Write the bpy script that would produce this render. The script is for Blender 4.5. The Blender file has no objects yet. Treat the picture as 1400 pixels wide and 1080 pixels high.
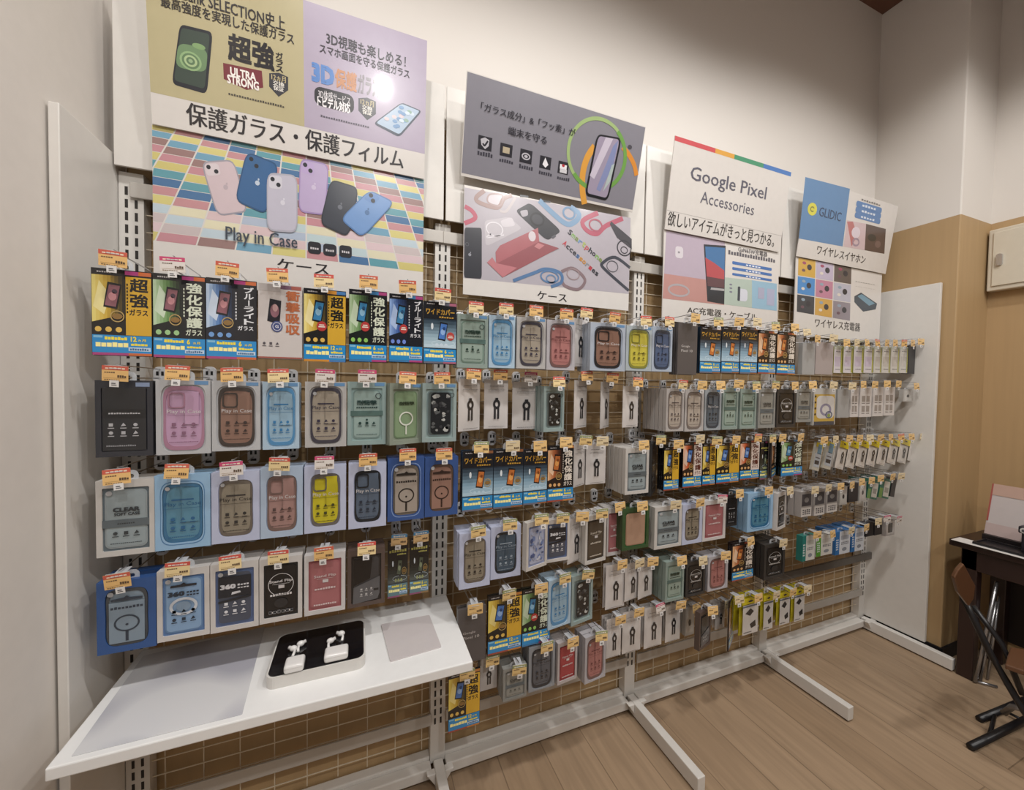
import bpy, bmesh, math, random
from mathutils import Vector, Matrix
random.seed(7)
SC = bpy.context.scene
COL = SC.collection

# ------------------------------------------------------------------ camera
CAM = Vector((.6192, -1.4667, 1.5103))
YAW, PITCH, ROLL, FOC = .3712, .0278, .0156, 530.1
FW = Vector((math.sin(YAW)*math.cos(PITCH), math.cos(YAW)*math.cos(PITCH), -math.sin(PITCH)))
R0 = Vector((math.cos(YAW), -math.sin(YAW), 0)); U0 = R0.cross(FW)
RT = R0*math.cos(ROLL)+U0*math.sin(ROLL); UP = RT.cross(FW)
cam_data = bpy.data.cameras.new('camera'); cam = bpy.data.objects.new('camera', cam_data); COL.objects.link(cam)
cam_data.sensor_fit = 'HORIZONTAL'; cam_data.sensor_width = 36; cam_data.lens = FOC*36/1400; cam_data.clip_start = .02
cam.matrix_world = Matrix(((RT.x, UP.x, -FW.x, CAM.x), (RT.y, UP.y, -FW.y, CAM.y), (RT.z, UP.z, -FW.z, CAM.z), (0, 0, 0, 1)))
SC.camera = cam
def ray(x, y): return FW+RT*((x-700)/FOC)-UP*((y-540)/FOC)
def hit(x, y, o, n):
    d = ray(x, y); return CAM+d*((o-CAM).dot(n)/d.dot(n))
def atY(x, y, Y): return hit(x, y, Vector((0, Y, 0)), Vector((0, 1, 0)))
def atZ(x, y, Z): return hit(x, y, Vector((0, 0, Z)), Vector((0, 0, 1)))
def atX(x, y, X): return hit(x, y, Vector((X, 0, 0)), Vector((1, 0, 0)))

# ------------------------------------------------------------------ world, light, exposure
SC.view_settings.view_transform = 'Standard'; SC.view_settings.look = 'None'
SC.view_settings.exposure = 0.0; SC.view_settings.gamma = 1.0; SC.view_settings.use_curve_mapping = False
w = bpy.data.worlds.new('world'); SC.world = w; w.use_nodes = True
w.node_tree.nodes['Background'].inputs[0].default_value = (1, .97, .94, 1)
w.node_tree.nodes['Background'].inputs[1].default_value = .16
CEIL = 3.87
LIGHTS = [(.35, -1.3, 20, 138), (1.6, -1.3, 22, 138), (2.9, -1.3, 22, 138), (.8, -3.0, 19, 165), (2.2, -3.0, 19, 165), (3.3, -3.0, 8, 165)]
for (lx, ly, e, ang) in LIGHTS:
    l = bpy.data.lights.new('downlight_lamp', 'SPOT'); l.energy = e*4; l.color = (1, .98, .955)
    l.spot_size = math.radians(ang); l.spot_blend = .4; l.shadow_soft_size = .07 if ang < 150 else .035
    o = bpy.data.objects.new('downlight_lamp', l); o.location = (lx, ly, CEIL-.03); COL.objects.link(o)
l = bpy.data.lights.new('ambient_fill_lamp', 'AREA'); l.shape = 'RECTANGLE'; l.size = 3.2; l.size_y = 1.6; l.energy = 25; l.color = (1, .96, .91)  # unseen soft area lamp, added below the ceiling for ambient fill
o = bpy.data.objects.new('ambient_fill_lamp', l); o.location = (1.9, -3.6, CEIL-.04); COL.objects.link(o)

# ------------------------------------------------------------------ materials
def lin(h):
    if not isinstance(h, str): return tuple(h)[:3]
    c = [int(h[i:i+2], 16)/255 for i in (0, 2, 4)]
    return tuple(v/12.92 if v <= .04045 else ((v+.055)/1.055)**2.4 for v in c)
MATS = {}
def mat(h, rough=.5, metal=0., coat=0., spec=.5, vary=.04):
    key = (h, rough, metal, coat, spec)
    if key in MATS: return MATS[key]
    m = bpy.data.materials.new('m_%s' % (h if isinstance(h, str) else len(MATS))); m.use_nodes = True
    nt = m.node_tree; b = nt.nodes['Principled BSDF']; c = lin(h)
    b.inputs['Roughness'].default_value = rough; b.inputs['Metallic'].default_value = metal
    b.inputs['Coat Weight'].default_value = coat; b.inputs['Coat Roughness'].default_value = .08
    b.inputs['Specular IOR Level'].default_value = spec
    no = nt.nodes.new('ShaderNodeTexNoise'); no.inputs['Scale'].default_value = 30; no.inputs['Detail'].default_value = 3
    tc = nt.nodes.new('ShaderNodeTexCoord'); nt.links.new(tc.outputs['Object'], no.inputs['Vector'])
    r = nt.nodes.new('ShaderNodeValToRGB')
    r.color_ramp.elements[0].color = tuple(v*(1-vary) for v in c)+(1,); r.color_ramp.elements[1].color = tuple(min(1, v*(1+vary)) for v in c)+(1,)
    nt.links.new(no.outputs['Fac'], r.inputs['Fac']); nt.links.new(r.outputs['Color'], b.inputs['Base Color'])
    MATS[key] = m; return m
def clear_mat():
    if 'clear' in MATS: return MATS['clear']
    m = bpy.data.materials.new('m_clear_plastic'); m.use_nodes = True; nt = m.node_tree
    b = nt.nodes['Principled BSDF']; b.inputs['Base Color'].default_value = (.75, .78, .82, 1); b.inputs['Roughness'].default_value = .12
    b.inputs['Alpha'].default_value = .45
    MATS['clear'] = m; return m
def wood_floor():
    m = bpy.data.materials.new('m_floor_planks'); m.use_nodes = True; nt = m.node_tree; b = nt.nodes['Principled BSDF']; L = nt.links.new
    tc = nt.nodes.new('ShaderNodeTexCoord'); mp = nt.nodes.new('ShaderNodeMapping'); mp.inputs['Rotation'].default_value = (0, 0, math.pi/2)
    L(tc.outputs['Object'], mp.inputs['Vector'])
    br = nt.nodes.new('ShaderNodeTexBrick'); br.offset = .37; br.inputs['Scale'].default_value = 1
    br.inputs['Brick Width'].default_value = 1.25; br.inputs['Row Height'].default_value = .19; br.inputs['Mortar Size'].default_value = .0022
    br.inputs['Color1'].default_value = lin('aa9278')+(1,); br.inputs['Color2'].default_value = lin('9e866c')+(1,); br.inputs['Mortar'].default_value = lin('85705a')+(1,)
    L(mp.outputs['Vector'], br.inputs['Vector'])
    m2 = nt.nodes.new('ShaderNodeMapping'); m2.inputs['Scale'].default_value = (16, 1.1, 1); L(tc.outputs['Object'], m2.inputs['Vector'])
    n = nt.nodes.new('ShaderNodeTexNoise'); n.inputs['Scale'].default_value = 2.2; n.inputs['Detail'].default_value = 6; n.inputs['Distortion'].default_value = .8; L(m2.outputs['Vector'], n.inputs['Vector'])
    r = nt.nodes.new('ShaderNodeValToRGB'); r.color_ramp.elements[0].position = .3; r.color_ramp.elements[1].position = .75
    r.color_ramp.elements[0].color = (.8, .79, .78, 1); r.color_ramp.elements[1].color = (1.06, 1.05, 1.04, 1); L(n.outputs['Fac'], r.inputs['Fac'])
    mx = nt.nodes.new('ShaderNodeMix'); mx.data_type = 'RGBA'; mx.blend_type = 'MULTIPLY'; mx.inputs[0].default_value = 1
    L(br.outputs['Color'], mx.inputs[6]); L(r.outputs['Color'], mx.inputs[7]); L(mx.outputs[2], b.inputs['Base Color'])
    b.inputs['Roughness'].default_value = .42
    return m
def wall_mat(split=2.475, lo='ad9068', hi='d8d2cb'):
    m = bpy.data.materials.new('m_wall'); m.use_nodes = True; nt = m.node_tree; b = nt.nodes['Principled BSDF']; L = nt.links.new
    g = nt.nodes.new('ShaderNodeNewGeometry'); sp = nt.nodes.new('ShaderNodeSeparateXYZ'); L(g.outputs['Position'], sp.inputs[0])
    gt = nt.nodes.new('ShaderNodeMath'); gt.operation = 'GREATER_THAN'; gt.inputs[1].default_value = split; L(sp.outputs['Z'], gt.inputs[0])
    mp = nt.nodes.new('ShaderNodeMapping'); mp.inputs['Scale'].default_value = (30, 30, 1.2); L(g.outputs['Position'], mp.inputs['Vector'])
    n = nt.nodes.new('ShaderNodeTexNoise'); n.inputs['Scale'].default_value = 1.5; n.inputs['Detail'].default_value = 5; L(mp.outputs['Vector'], n.inputs['Vector'])
    r = nt.nodes.new('ShaderNodeValToRGB'); c = lin(lo)
    r.color_ramp.elements[0].color = tuple(v*.9 for v in c)+(1,); r.color_ramp.elements[1].color = tuple(v*1.08 for v in c)+(1,); L(n.outputs['Fac'], r.inputs['Fac'])
    mx = nt.nodes.new('ShaderNodeMix'); mx.data_type = 'RGBA'; mx.inputs[7].default_value = lin(hi)+(1,)
    L(gt.outputs[0], mx.inputs[0]); L(r.outputs['Color'], mx.inputs[6]); L(mx.outputs[2], b.inputs['Base Color'])
    b.inputs['Roughness'].default_value = .6
    return m
WHITE = mat('d6d2cc', .35); WALLP = mat('d8d2cb', .8); STEEL = mat('c8c8ca', .25, .9); DARK = mat('17161a', .5); GREYM = mat('9c9a98', .4)

# ------------------------------------------------------------------ mesh helpers
class MB:
    """Collects shapes with materials; build() links them as one mesh object."""
    def __init__(s): s.v = []; s.f = []; s.m = []; s.ms = []
    def mi(s, m):
        if m not in s.ms: s.ms.append(m)
        return s.ms.index(m)
    def add(s, vs, fs, m):
        k = len(s.v); i = s.mi(m); s.v += [tuple(v) for v in vs]
        for f in fs: s.f.append([k+j for j in f]); s.m.append(i)
    def box(s, a, b, m, M=None):
        x0, y0, z0 = a; x1, y1, z1 = b
        vs = [Vector(p) for p in [(x0, y0, z0), (x1, y0, z0), (x1, y1, z0), (x0, y1, z0), (x0, y0, z1), (x1, y0, z1), (x1, y1, z1), (x0, y1, z1)]]
        if M: vs = [M @ v for v in vs]
        s.add(vs, [(0, 3, 2, 1), (4, 5, 6, 7), (0, 1, 5, 4), (1, 2, 6, 5), (2, 3, 7, 6), (3, 0, 4, 7)], m)
    def tube(s, pts, r, m, n=8):
        pts = [Vector(p) for p in pts]; rings = []
        for i, p in enumerate(pts):
            d = (pts[min(i+1, len(pts)-1)]-pts[max(i-1, 0)]).normalized()
            a = d.cross(Vector((0, 0, 1)) if abs(d.z) < .9 else Vector((1, 0, 0))).normalized(); b = d.cross(a)
            rings.append([p+a*r*math.cos(t*2*math.pi/n)+b*r*math.sin(t*2*math.pi/n) for t in range(n)])
        vs = [v for g in rings for v in g]; fs = []
        for i in range(len(pts)-1):
            for t in range(n): fs.append((i*n+t, i*n+(t+1) % n, (i+1)*n+(t+1) % n, (i+1)*n+t))
        fs.append(tuple(range(n))[::-1]); fs.append(tuple(range((len(pts)-1)*n, len(pts)*n)))
        s.add(vs, fs, m)
    def prism(s, pts, y0, y1, m):
        """2D polygon (x,z), CCW seen from -y, extruded from y0 (front) to y1."""
        n = len(pts); vs = [(x, y0, z) for x, z in pts]+[(x, y1, z) for x, z in pts]
        fs = [tuple(range(n)), tuple(range(2*n-1, n-1, -1))]+[(i, n+i, n+(i+1) % n, (i+1) % n) for i in range(n)]
        s.add(vs, fs, m)
    def frame(s, outer, inner, y0, y1, m):
        n = len(outer); vs = [(x, y, z) for y in (y0, y1) for P in (outer, inner) for x, z in P]; fs = []
        for i in range(n):
            j = (i+1) % n
            fs += [(i, j, n+j, n+i), (2*n+j, 2*n+i, 3*n+i, 3*n+j), (j, i, 2*n+i, 2*n+j), (n+i, n+j, 3*n+j, 3*n+i)]
        s.add(vs, fs, m)
    # flat printing on a front face at y = -layer*.3 mm
    def flat(s, pts, m, layer=1):
        y = -.0002*layer; s.add([(x, y, z) for x, z in pts], [tuple(range(len(pts)))], m)
    def rect(s, x0, z0, x1, z1, m, layer=1): s.flat([(x0, z0), (x1, z0), (x1, z1), (x0, z1)], m, layer)
    def ell(s, cx, cz, rx, rz, m, layer=1, n=20): s.flat([(cx+rx*math.cos(t*2*math.pi/n), cz+rz*math.sin(t*2*math.pi/n)) for t in range(n)], m, layer)
    def ring(s, cx, cz, rx, rz, th, m, layer=1, n=28, a0=0, a1=1):
        y = -.0002*layer; vs = []; k = n+1
        for q in (1, 0):
            for t in range(k):
                a = 2*math.pi*(a0+(a1-a0)*t/n); vs.append((cx+(rx-th*(1-q))*math.cos(a), y, cz+(rz-th*(1-q))*math.sin(a)))
        s.add(vs, [(t, t+1, k+t+1, k+t) for t in range(n)], m)
    def band(s, outer, inner, m, layer=1):
        y = -.0002*layer; n = len(outer); s.add([(x, y, z) for x, z in outer]+[(x, y, z) for x, z in inner], [(i, (i+1) % n, n+(i+1) % n, n+i) for i in range(n)], m)
    def text(s, t, x0, z0, x1, z1, m, layer=2, bold=.012, rot=0):
        gv, gf = glyphs(t, bold); y = -.0002*layer; c, sn = math.cos(rot), math.sin(rot); W, H = x1-x0, z1-z0
        s.add([(x0+(a*W)*c-(b*H)*sn, y-n_*.00006, z0+(a*W)*sn+(b*H)*c) for a, b, n_ in gv], gf, m)
    def vtext(s, t, x0, z0, x1, z1, m, layer=2, bold=.02):
        n = len(t); h = (z1-z0)/n
        for i, ch in enumerate(t):
            zt = z1-i*h
            if ch == 'ー': s.rect((x0+x1)/2-(x1-x0)*.06, zt-h*.93, (x0+x1)/2+(x1-x0)*.06, zt-h*.07, m, layer)
            else: s.text(ch, x0+.03*(x1-x0), zt-h*.95, x1-.03*(x1-x0), zt-h*.05, m, layer, bold)
    def scrib(s, x0, z0, x1, z1, m, n=8, layer=2, fill=.75, rows=1):
        """A line of print too small to read: small uneven marks."""
        for r in range(rows):
            h = (z1-z0)/rows; zb = z0+r*h; x = x0
            for i in range(n):
                wd = (x1-x0)/n; k = random.uniform(.5, 1)
                s.rect(x+wd*(1-fill)/2, zb+h*.1, x+wd*(1-fill)/2+wd*fill, zb+h*(.35+.5*k), m, layer); x += wd
    def mesh(s, name):
        me = bpy.data.meshes.new(name); me.from_pydata(s.v, [], s.f)
        for m in s.ms: me.materials.append(m)
        me.polygons.foreach_set('material_index', s.m); me.update(); return me
    def build(s, name, parent=None, bevel=0, smooth=False):
        me = s.mesh(name); o = bpy.data.objects.new(name, me); COL.objects.link(o)
        if parent: o.parent = parent
        if bevel:
            b = o.modifiers.new('bevel', 'BEVEL'); b.width = bevel; b.segments = 2; b.limit_method = 'ANGLE'
        if smooth:
            for p in me.polygons: p.use_smooth = True
        return o
GL = {}
def glyphs(t, bold):
    k = (t, bold)
    if k in GL: return GL[k]
    c = bpy.data.curves.new('lettering', 'FONT'); c.body = t; c.resolution_u = 2
    o = bpy.data.objects.new('lettering', c); COL.objects.link(o)
    bpy.context.view_layer.update()
    me = bpy.data.meshes.new_from_object(o.evaluated_get(bpy.context.evaluated_depsgraph_get()))
    vs = [(v.co.x, v.co.y, 0) for v in me.vertices]; fs = [tuple(p.vertices) for p in me.polygons]
    if bold >= .01:      # heavier strokes: the glyph laid over itself, slightly shifted
        v0, f0 = vs, fs; vs, fs = [], []; e = bold*1.1
        for dx, dy in ((-e, -e), (e, -e), (e, e), (-e, e)) if bold > .018 else ((-e, 0), (e, 0)):
            k = len(vs); n_ = k//max(1, len(v0)); vs = vs+[(a+dx, q+dy, n_) for a, q, _ in v0]; fs = fs+[tuple(k+i for i in f) for f in f0]
    bpy.data.objects.remove(o); bpy.data.curves.remove(c); bpy.data.meshes.remove(me)
    if not vs: vs = [(0, 0, 0), (1, 1, 0)]
    x0 = min(v[0] for v in vs); x1 = max(v[0] for v in vs); y0 = min(v[1] for v in vs); y1 = max(v[1] for v in vs)
    W = max(x1-x0, 1e-6); H = max(y1-y0, 1e-6)
    GL[k] = ([((a-x0)/W, (b-y0)/H, n_) for a, b, n_ in vs], fs); return GL[k]
def rr(x0, z0, x1, z1, r, n=5):
    P = []
    for cx, cz, a in ((x1-r, z1-r, 0), (x0+r, z1-r, 90), (x0+r, z0+r, 180), (x1-r, z0+r, 270)):
        for i in range(n+1):
            t = math.radians(a+90*i/n); P.append((cx+r*math.cos(t), cz+r*math.sin(t)))
    return P
def wavy(cx, cz, w_, h_, pinch=.1, n=44, p=4.5):
    P = []
    for i in range(n):
        t = 2*math.pi*i/n; c, s_ = math.cos(t), math.sin(t)
        x = math.copysign(abs(c)**(2/p), c); z = math.copysign(abs(s_)**(2/p), s_)
        k = 1-pinch*(1-z*z); P.append((cx+x*w_/2*k, cz+z*h_/2))
    return P
def rquad(q, r=.2, n=4):
    P = []
    for i in range(4):
        a, b, c = Vector(q[i-1]), Vector(q[i]), Vector(q[(i+1) % 4])
        p0 = b+(a-b)*r; p1 = b+(c-b)*r
        for k in range(n+1):
            t = k/n; P.append(tuple(p0*(1-t)**2+b*2*t*(1-t)+p1*t*t))
    return P
def tag(o, label=None, cat=None, group=None, kind=None):
    if label: o['label'] = label
    if cat: o['category'] = cat
    if group: o['group'] = group
    if kind: o['kind'] = kind
    return o
def empty(name, loc, label=None, cat=None, group=None):
    o = bpy.data.objects.new(name, None); o.empty_display_size = .05; COL.objects.link(o); o.location = loc
    return tag(o, label, cat, group)

# ------------------------------------------------------------------ room shell
WB = .036; WL = -.056; PX = 3.66; PY = -.355; X2 = 4.0
def struct(name, mb, **k): return tag(mb.build(name, **k), kind='structure')
b = MB(); b.box((WL-.3, -7, -.1), (6, .3, 0), wood_floor()); struct('floor', b)
CW = mat('6d4a3a', .5)
b = MB(); b.box((WL-.3, -7, CEIL), (6, .3, CEIL+.1), CW); struct('ceiling', b)
WM = wall_mat()
b = MB(); b.box((WL, WB, 0), (PX+.1, WB+.15, CEIL), WM); struct('wall_back', b)
b = MB(); b.box((WL, WB-.006, 0), (-.029, WB, CEIL), WALLP); struct('trim_1', b)
b = MB(); b.box((WL-.15, -2.2, 0), (WL, WB+.15, CEIL), WALLP); struct('wall_left', b)
b = MB(); b.box((PX, PY, 0), (X2+.15, WB+.15, CEIL), WM); struct('pillar', b, bevel=.006)
b = MB(); b.box((X2, -3.2, 0), (X2+.15, PY, CEIL), WM); struct('wall_right', b)
b = MB(); b.box((PX-.012, PY-.012, 0), (X2, PY, .07), DARK); b.box((PX-.012, PY, 0), (PX, -.02, .07), DARK); struct('baseboard_right', b)

# ------------------------------------------------------------------ display fixture
BAY = .9
POSTX = [0, .9, 1.8, 2.7, 3.6]
FX = empty('display_fixture', (1.8, 0, 0), 'white slotted-post shop fixture with wire grids against the wood wall', 'display rack')
def fpart(name, mb, **k):
    o = mb.build(name, **k); o.parent = FX; o.matrix_parent_inverse = Matrix.Translation((-1.8, 0, 0)); return o
SLOT = mat('2c2724', .7)
for x in POSTX:
    b = MB(); b.box((x-.028, -.012, .05), (x+.028, .03, 2.1), WHITE)
    z = .2
    while z < 2.06:
        for dx in (-.011, .011): b.box((x+dx-.0035, -.0126, z), (x+dx+.0035, -.0118, z+.024), SLOT)
        z += .036
    fpart('post', b)
for i in range(4):
    x0, x1 = POSTX[i]+.028, POSTX[i+1]-.028
    b = MB(); b.box((x0, -.046, .022), (x1, -.006, .062), WHITE); b.box((x0, -.006, .022), (x1, .03, .074), WHITE); fpart('base_rail', b, bevel=.004)
    b = MB(); G = mat('d6c9b2', .4)
    x = x0+.03; nx = 8; st = (x1-x0-.06)/nx
    for k in range(nx+1): b.box((x+k*st-.0013, .006, .1), (x+k*st+.0013, .0094, 2.08), G)
    z = .14
    while z < 2.08: b.box((x0, .002, z-.0013), (x1, 0.0046, z+.0013), G); z += .05
    fpart('wire_grid', b)
    for z, e, y in ((2.05, .028, -.022), (.236, 0, -.03)):
        b = MB(); b.box((x0-e, y, z-.022), (x1+e, y+.008, z+.022), mat('b9b4ad', .35, .2)); fpart('crossbar', b, bevel=.002)
b = MB(); b.box((2.675, -.042, .445), (3.627, -.03, .485), mat('5b5650', .4)); fpart('crossbar', b)
for i, x in enumerate(POSTX):
    b = MB(); y1 = -.43 if i else -.3
    b.box((x-.018, y1, .008), (x+.018, -.02, .068), WHITE)
    b.prism([(x-.018, .02), (x-.018, .068), (x-.05, .068)][::-1], -.075, -.05, WHITE); b.prism([(x+.018, .02), (x+.018, .068), (x+.05, .068)], -.075, -.05, WHITE)
    b.box((x-.01, y1+.01, 0), (x+.01, y1+.03, .01), DARK); b.box((x-.01, -.06, 0), (x+.01, -.03, .01), DARK)
    fpart('foot', b, bevel=.003)
b = MB(); b.box((-.05, -.24, 0), (-.03, .028, 2.14), WHITE); fpart('side_panel', b, bevel=.002)
b = MB(); b.box((3.628, -.30, .07), (3.648, .034, 2.115), WHITE); fpart('side_panel', b, bevel=.002)
for i, (lab) in enumerate(['white blank header board behind the tile pattern phone case banner', 'white blank header board behind the grey glass film banner', 'white blank header board behind the banner with rainbow top stripe', 'white blank header board behind the blue and white earphone banner']):
    b = MB(); x0, x1 = POSTX[i]+.004, POSTX[i+1]-.004
    if i == 0: x0 = -.025
    b.box((x0, -.040, 2.105), (x1, -.032, 2.585), WHITE); o = b.build('header_board', bevel=.001); tag(o, lab, 'board', 'white header boards')

# ------------------------------------------------------------------ printed sign boards
class Sign:
    """A flat board: vertical plane Y0 below, or tilted forward about its lower edge."""
    def __init__(s, name, bl, br, tl, Y, tilt, label, th=.004, base='d4cfca'):
        P = atY(*bl, Y); s.n = Vector((0, -math.cos(tilt), -math.sin(tilt))); s.V = Vector((0, -math.sin(tilt), math.cos(tilt))); s.O = P
        Q = hit(*br, s.O, s.n); T = hit(*tl, s.O, s.n); s.W = Q.x-P.x; s.H = (T-P).dot(s.V)
        s.root = empty('sign_board', P, label, 'sign', 'printed banner boards'); s.root.rotation_euler = (tilt, 0, 0)
        b = MB(); b.box((0, 0, 0), (s.W, th, s.H), mat(base, .3, 0, .3)); b.build('board', s.root); s.m = MB(); s.k = 1
    def p(s, x, y):
        h = hit(x, y, s.O, s.n)-s.O; return (h.x, h.dot(s.V))
    def poly(s, q, c, l=1): s.m.flat([s.p(*a) for a in q][::-1], c if not isinstance(c, str) else pm(c), l)
    def quad(s, q, c, l=1, r=.2): s.m.flat(rquad([s.p(*a) for a in q][::-1], r), pm(c), l)
    def rect(s, bl, tr, c, l=1, r=0):
        x0, z0 = s.p(*bl); x1, z1 = s.p(*tr)
        if r: s.m.flat(rr(x0, z0, x1, z1, r*min(x1-x0, z1-z0)), pm(c), l)
        else: s.m.rect(x0, z0, x1, z1, pm(c), l)
    def text(s, t, bl, tr, c, l=7, bold=.018):
        x0, z0 = s.p(*bl); x1, z1 = s.p(*tr); s.m.text(t, x0, z0, x1, z1, pm(c), l, bold)
    def line(s, chars, p0, p1, h, cols, l=4):
        a = Vector(s.p(*p0)); e = Vector(s.p(*p1)); d = e-a; rot = math.atan2(d.y, d.x); n = len(chars)
        for i, ch in enumerate(chars):
            q = a+d*(i/n); hh = h*(1 if ch in 'SAphlbdt' else .72)
            if ch == 'p': q = q+Vector((d.y, -d.x)).normalized()*h*.28
            s.m.text(ch, q.x, q.y, q.x+d.length/n*.9, q.y+hh, pm(cols[i % len(cols)]), l, .02, rot)
    def scrib(s, bl, tr, c, n=14, l=4, rows=1):
        x0, z0 = s.p(*bl); x1, z1 = s.p(*tr); s.m.scrib(x0, z0, x1, z1, pm(c), n, l, .7, rows)
    def ell(s, c, rx, ry, col, l=2):
        x, z = s.p(*c); x2, z2 = s.p(c[0]+rx, c[1]); s.m.ell(x, z, rx*s.sc(c), ry*s.sv(c), pm(col), l)
    def sv(s, c): return (Vector(s.p(c[0], c[1]-2))-Vector(s.p(c[0], c[1]+2))).y/4
    def sc(s, c): return (Vector(s.p(c[0]+2, c[1]))-Vector(s.p(c[0]-2, c[1]))).x/4
    def ring(s, c, rx, ry, th, col, l=3, a0=0, a1=1):
        x, z = s.p(*c); k = s.sc(c); s.m.ring(x, z, rx*k, ry*s.sv(c), th*k, pm(col), l, 36, a0, a1)
    def path(s, pts, wd, col, l=3, close=False):
        K = [Vector(s.p(*a)) for a in pts]; n = len(K); P = []
        if n == 2: P = K
        else:
            for i in range(n if close else n-1):
                a, b, c, d = (K[(i+k) % n] if close else K[min(max(i+k, 0), n-1)] for k in (-1, 0, 1, 2))
                for t in (0, .2, .4, .6, .8): P.append(.5*(2*b+(c-a)*t+(2*a-5*b+4*c-d)*t*t+(3*b-a-3*c+d)*t**3))
            if not close: P.append(K[-1])
        m_ = len(P); L_, R_ = [], []
        for i in range(m_):
            t = (P[(i+1) % m_]-P[i-1]) if close else (P[min(i+1, m_-1)]-P[max(i-1, 0)])
            q = Vector((-t.y, t.x)).normalized()*wd/2; L_.append(P[i]+q); R_.append(P[i]-q)
        y = -.0002*l; k = m_ if close else m_-1
        s.m.add([(v.x, y, v.y) for v in R_+L_], [(i, (i+1) % m_, m_+(i+1) % m_, m_+i) for i in range(k)], pm(col))
    def done(s): s.m.build('printed_face', s.root)
def pm(h): return mat(h, .28, 0, .25)
def apple(s, c, r, col, l):
    s.ell((c[0], c[1]), r, r*1.05, col, l); s.ell((c[0]+r*.5, c[1]-r*1.5), r*.35, r*.5, col, l)
def shield(s, cx, cy, w_, h_, l, bar='8b8579'):
    k = h_/2; d = w_/2; sl = .2
    def q(a, e): return (cx+a*d, cy+e*k+a*d*sl)
    s.poly([q(-1, -.8), q(0, -1), q(1, -.8), q(1, .3), q(0, 1), q(-1, .3)], '3a3a40', l)
    s.text('12ヵ月', q(-.75, -.3), q(.75, -.75), 'c9b98c', l+2); s.text('交換', q(-.6, .1), q(.6, -.25), 'f0ece4', l+2); s.text('保証', q(-.55, .5), q(.55, .14), 'f0ece4', l+2)

# banner over the shelf, upper part
S = Sign('s', (208, 169), (580, 239), (205, -70), -.075, math.radians(5), 'tall banner board in gold and lilac, advertising glass screen film')
cut = 416
x0, z0 = S.p(208, 126); xc, _ = S.p(416, 150)
S.m.rect(0, z0, xc, S.H, pm('b5ab86'), 1); S.m.rect(xc, z0, S.W, S.H, pm('ada2b5'), 1)
S.text('SoftBank SELECTION史上', (222, -7), (390, 24), '262226'); S.text('最高強度を実現した保護ガラス', (220, 9), (402, 47), '262226')
S.text('超強', (312, 82), (375, 62), '201c20', 4, .03); S.m.vtext('ガラス', *S.p(377, 98), *S.p(387, 73), pm('201c20'), 4)
S.poly([(305, 86), (358, 97), (360, 120), (337, 123), (306, 108)], '742a33', 2)
S.text('ULTRA', (315, 103), (350, 100.5), 'f2ece6', 5, .03); S.text('STRONG', (311, 114), (354, 112.5), 'f2ece6', 5, .03)
shield(S, 381, 116, 26, 33, 2); S.scrib((312, 130), (389, 144), '4a453c', 22)
S.quad([(246, 33), (291, 44), (283, 129), (235, 115)], '20232c', 3, .14); S.quad([(248, 38), (287, 47), (280, 122), (238, 110)], '39473f', 4, .1)
S.quad([(244, 58), (284, 68), (282, 100), (240, 92)], '6c8a63', 5, .3)
for k, c in enumerate(['8fae7d', '5f7d58', 'a9bf8f', '5b7856', '93ad84']): S.ell((261, 84), 15-3*k, 13-2.6*k, c, 6+k)
S.ell((272, 64), 9, 4, '7f9f6c', 6)
S.text('3D視聴も楽しめる！', (446, 60), (555, 77), '2a2530'); S.text('スマホ画面を守る保護ガラス', (437, 72), (560, 96), '2a2530')
S.text('3D', (426, 111), (457, 93), '5a86c6', 4, .05); S.text('保護', (458, 119), (488, 101), 'c38a62', 4, .03); S.text('ガラス', (489, 127), (518, 108), '857f86', 4, .03)
S.rect((430, 143), (484, 131), '232126', 2, .35); S.text('3D体感サービス', (435, 134), (479, 133), 'd8d4d8', 4); S.text('トビデル対応', (434, 145), (479, 142), 'f4f0f2', 4, .03)
shield(S, 502, 149, 24, 31, 2, '6a6570'); S.scrib((438, 160), (505, 172), '55505c', 20)
S.quad([(549, 140), (577, 152), (546, 188), (510, 169)], '3c4656', 3, .14); S.quad([(549, 142), (574, 152), (546, 184), (514, 168)], 'a9bdd2', 4, .1)
random.seed(3)
for k in range(16):
    a, e = random.uniform(.12, .88), random.uniform(.12, .88); px = 549*(1-a)*(1-e)+574*a*(1-e)+546*a*e+514*(1-a)*e; py = 142*(1-a)*(1-e)+152*a*(1-e)+184*a*e+168*(1-a)*e
    S.ell((px, py), 3.4, 2.4, random.choice(['7fa5cf', 'c9d8e6', 'd9c5c8', '6d93bd', '8aa99a']), 5+k % 3)
S.text('保護ガラス・保護フィルム', (255, 170), (552, 206), '2b2729', 4, .018)
S.done()
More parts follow.
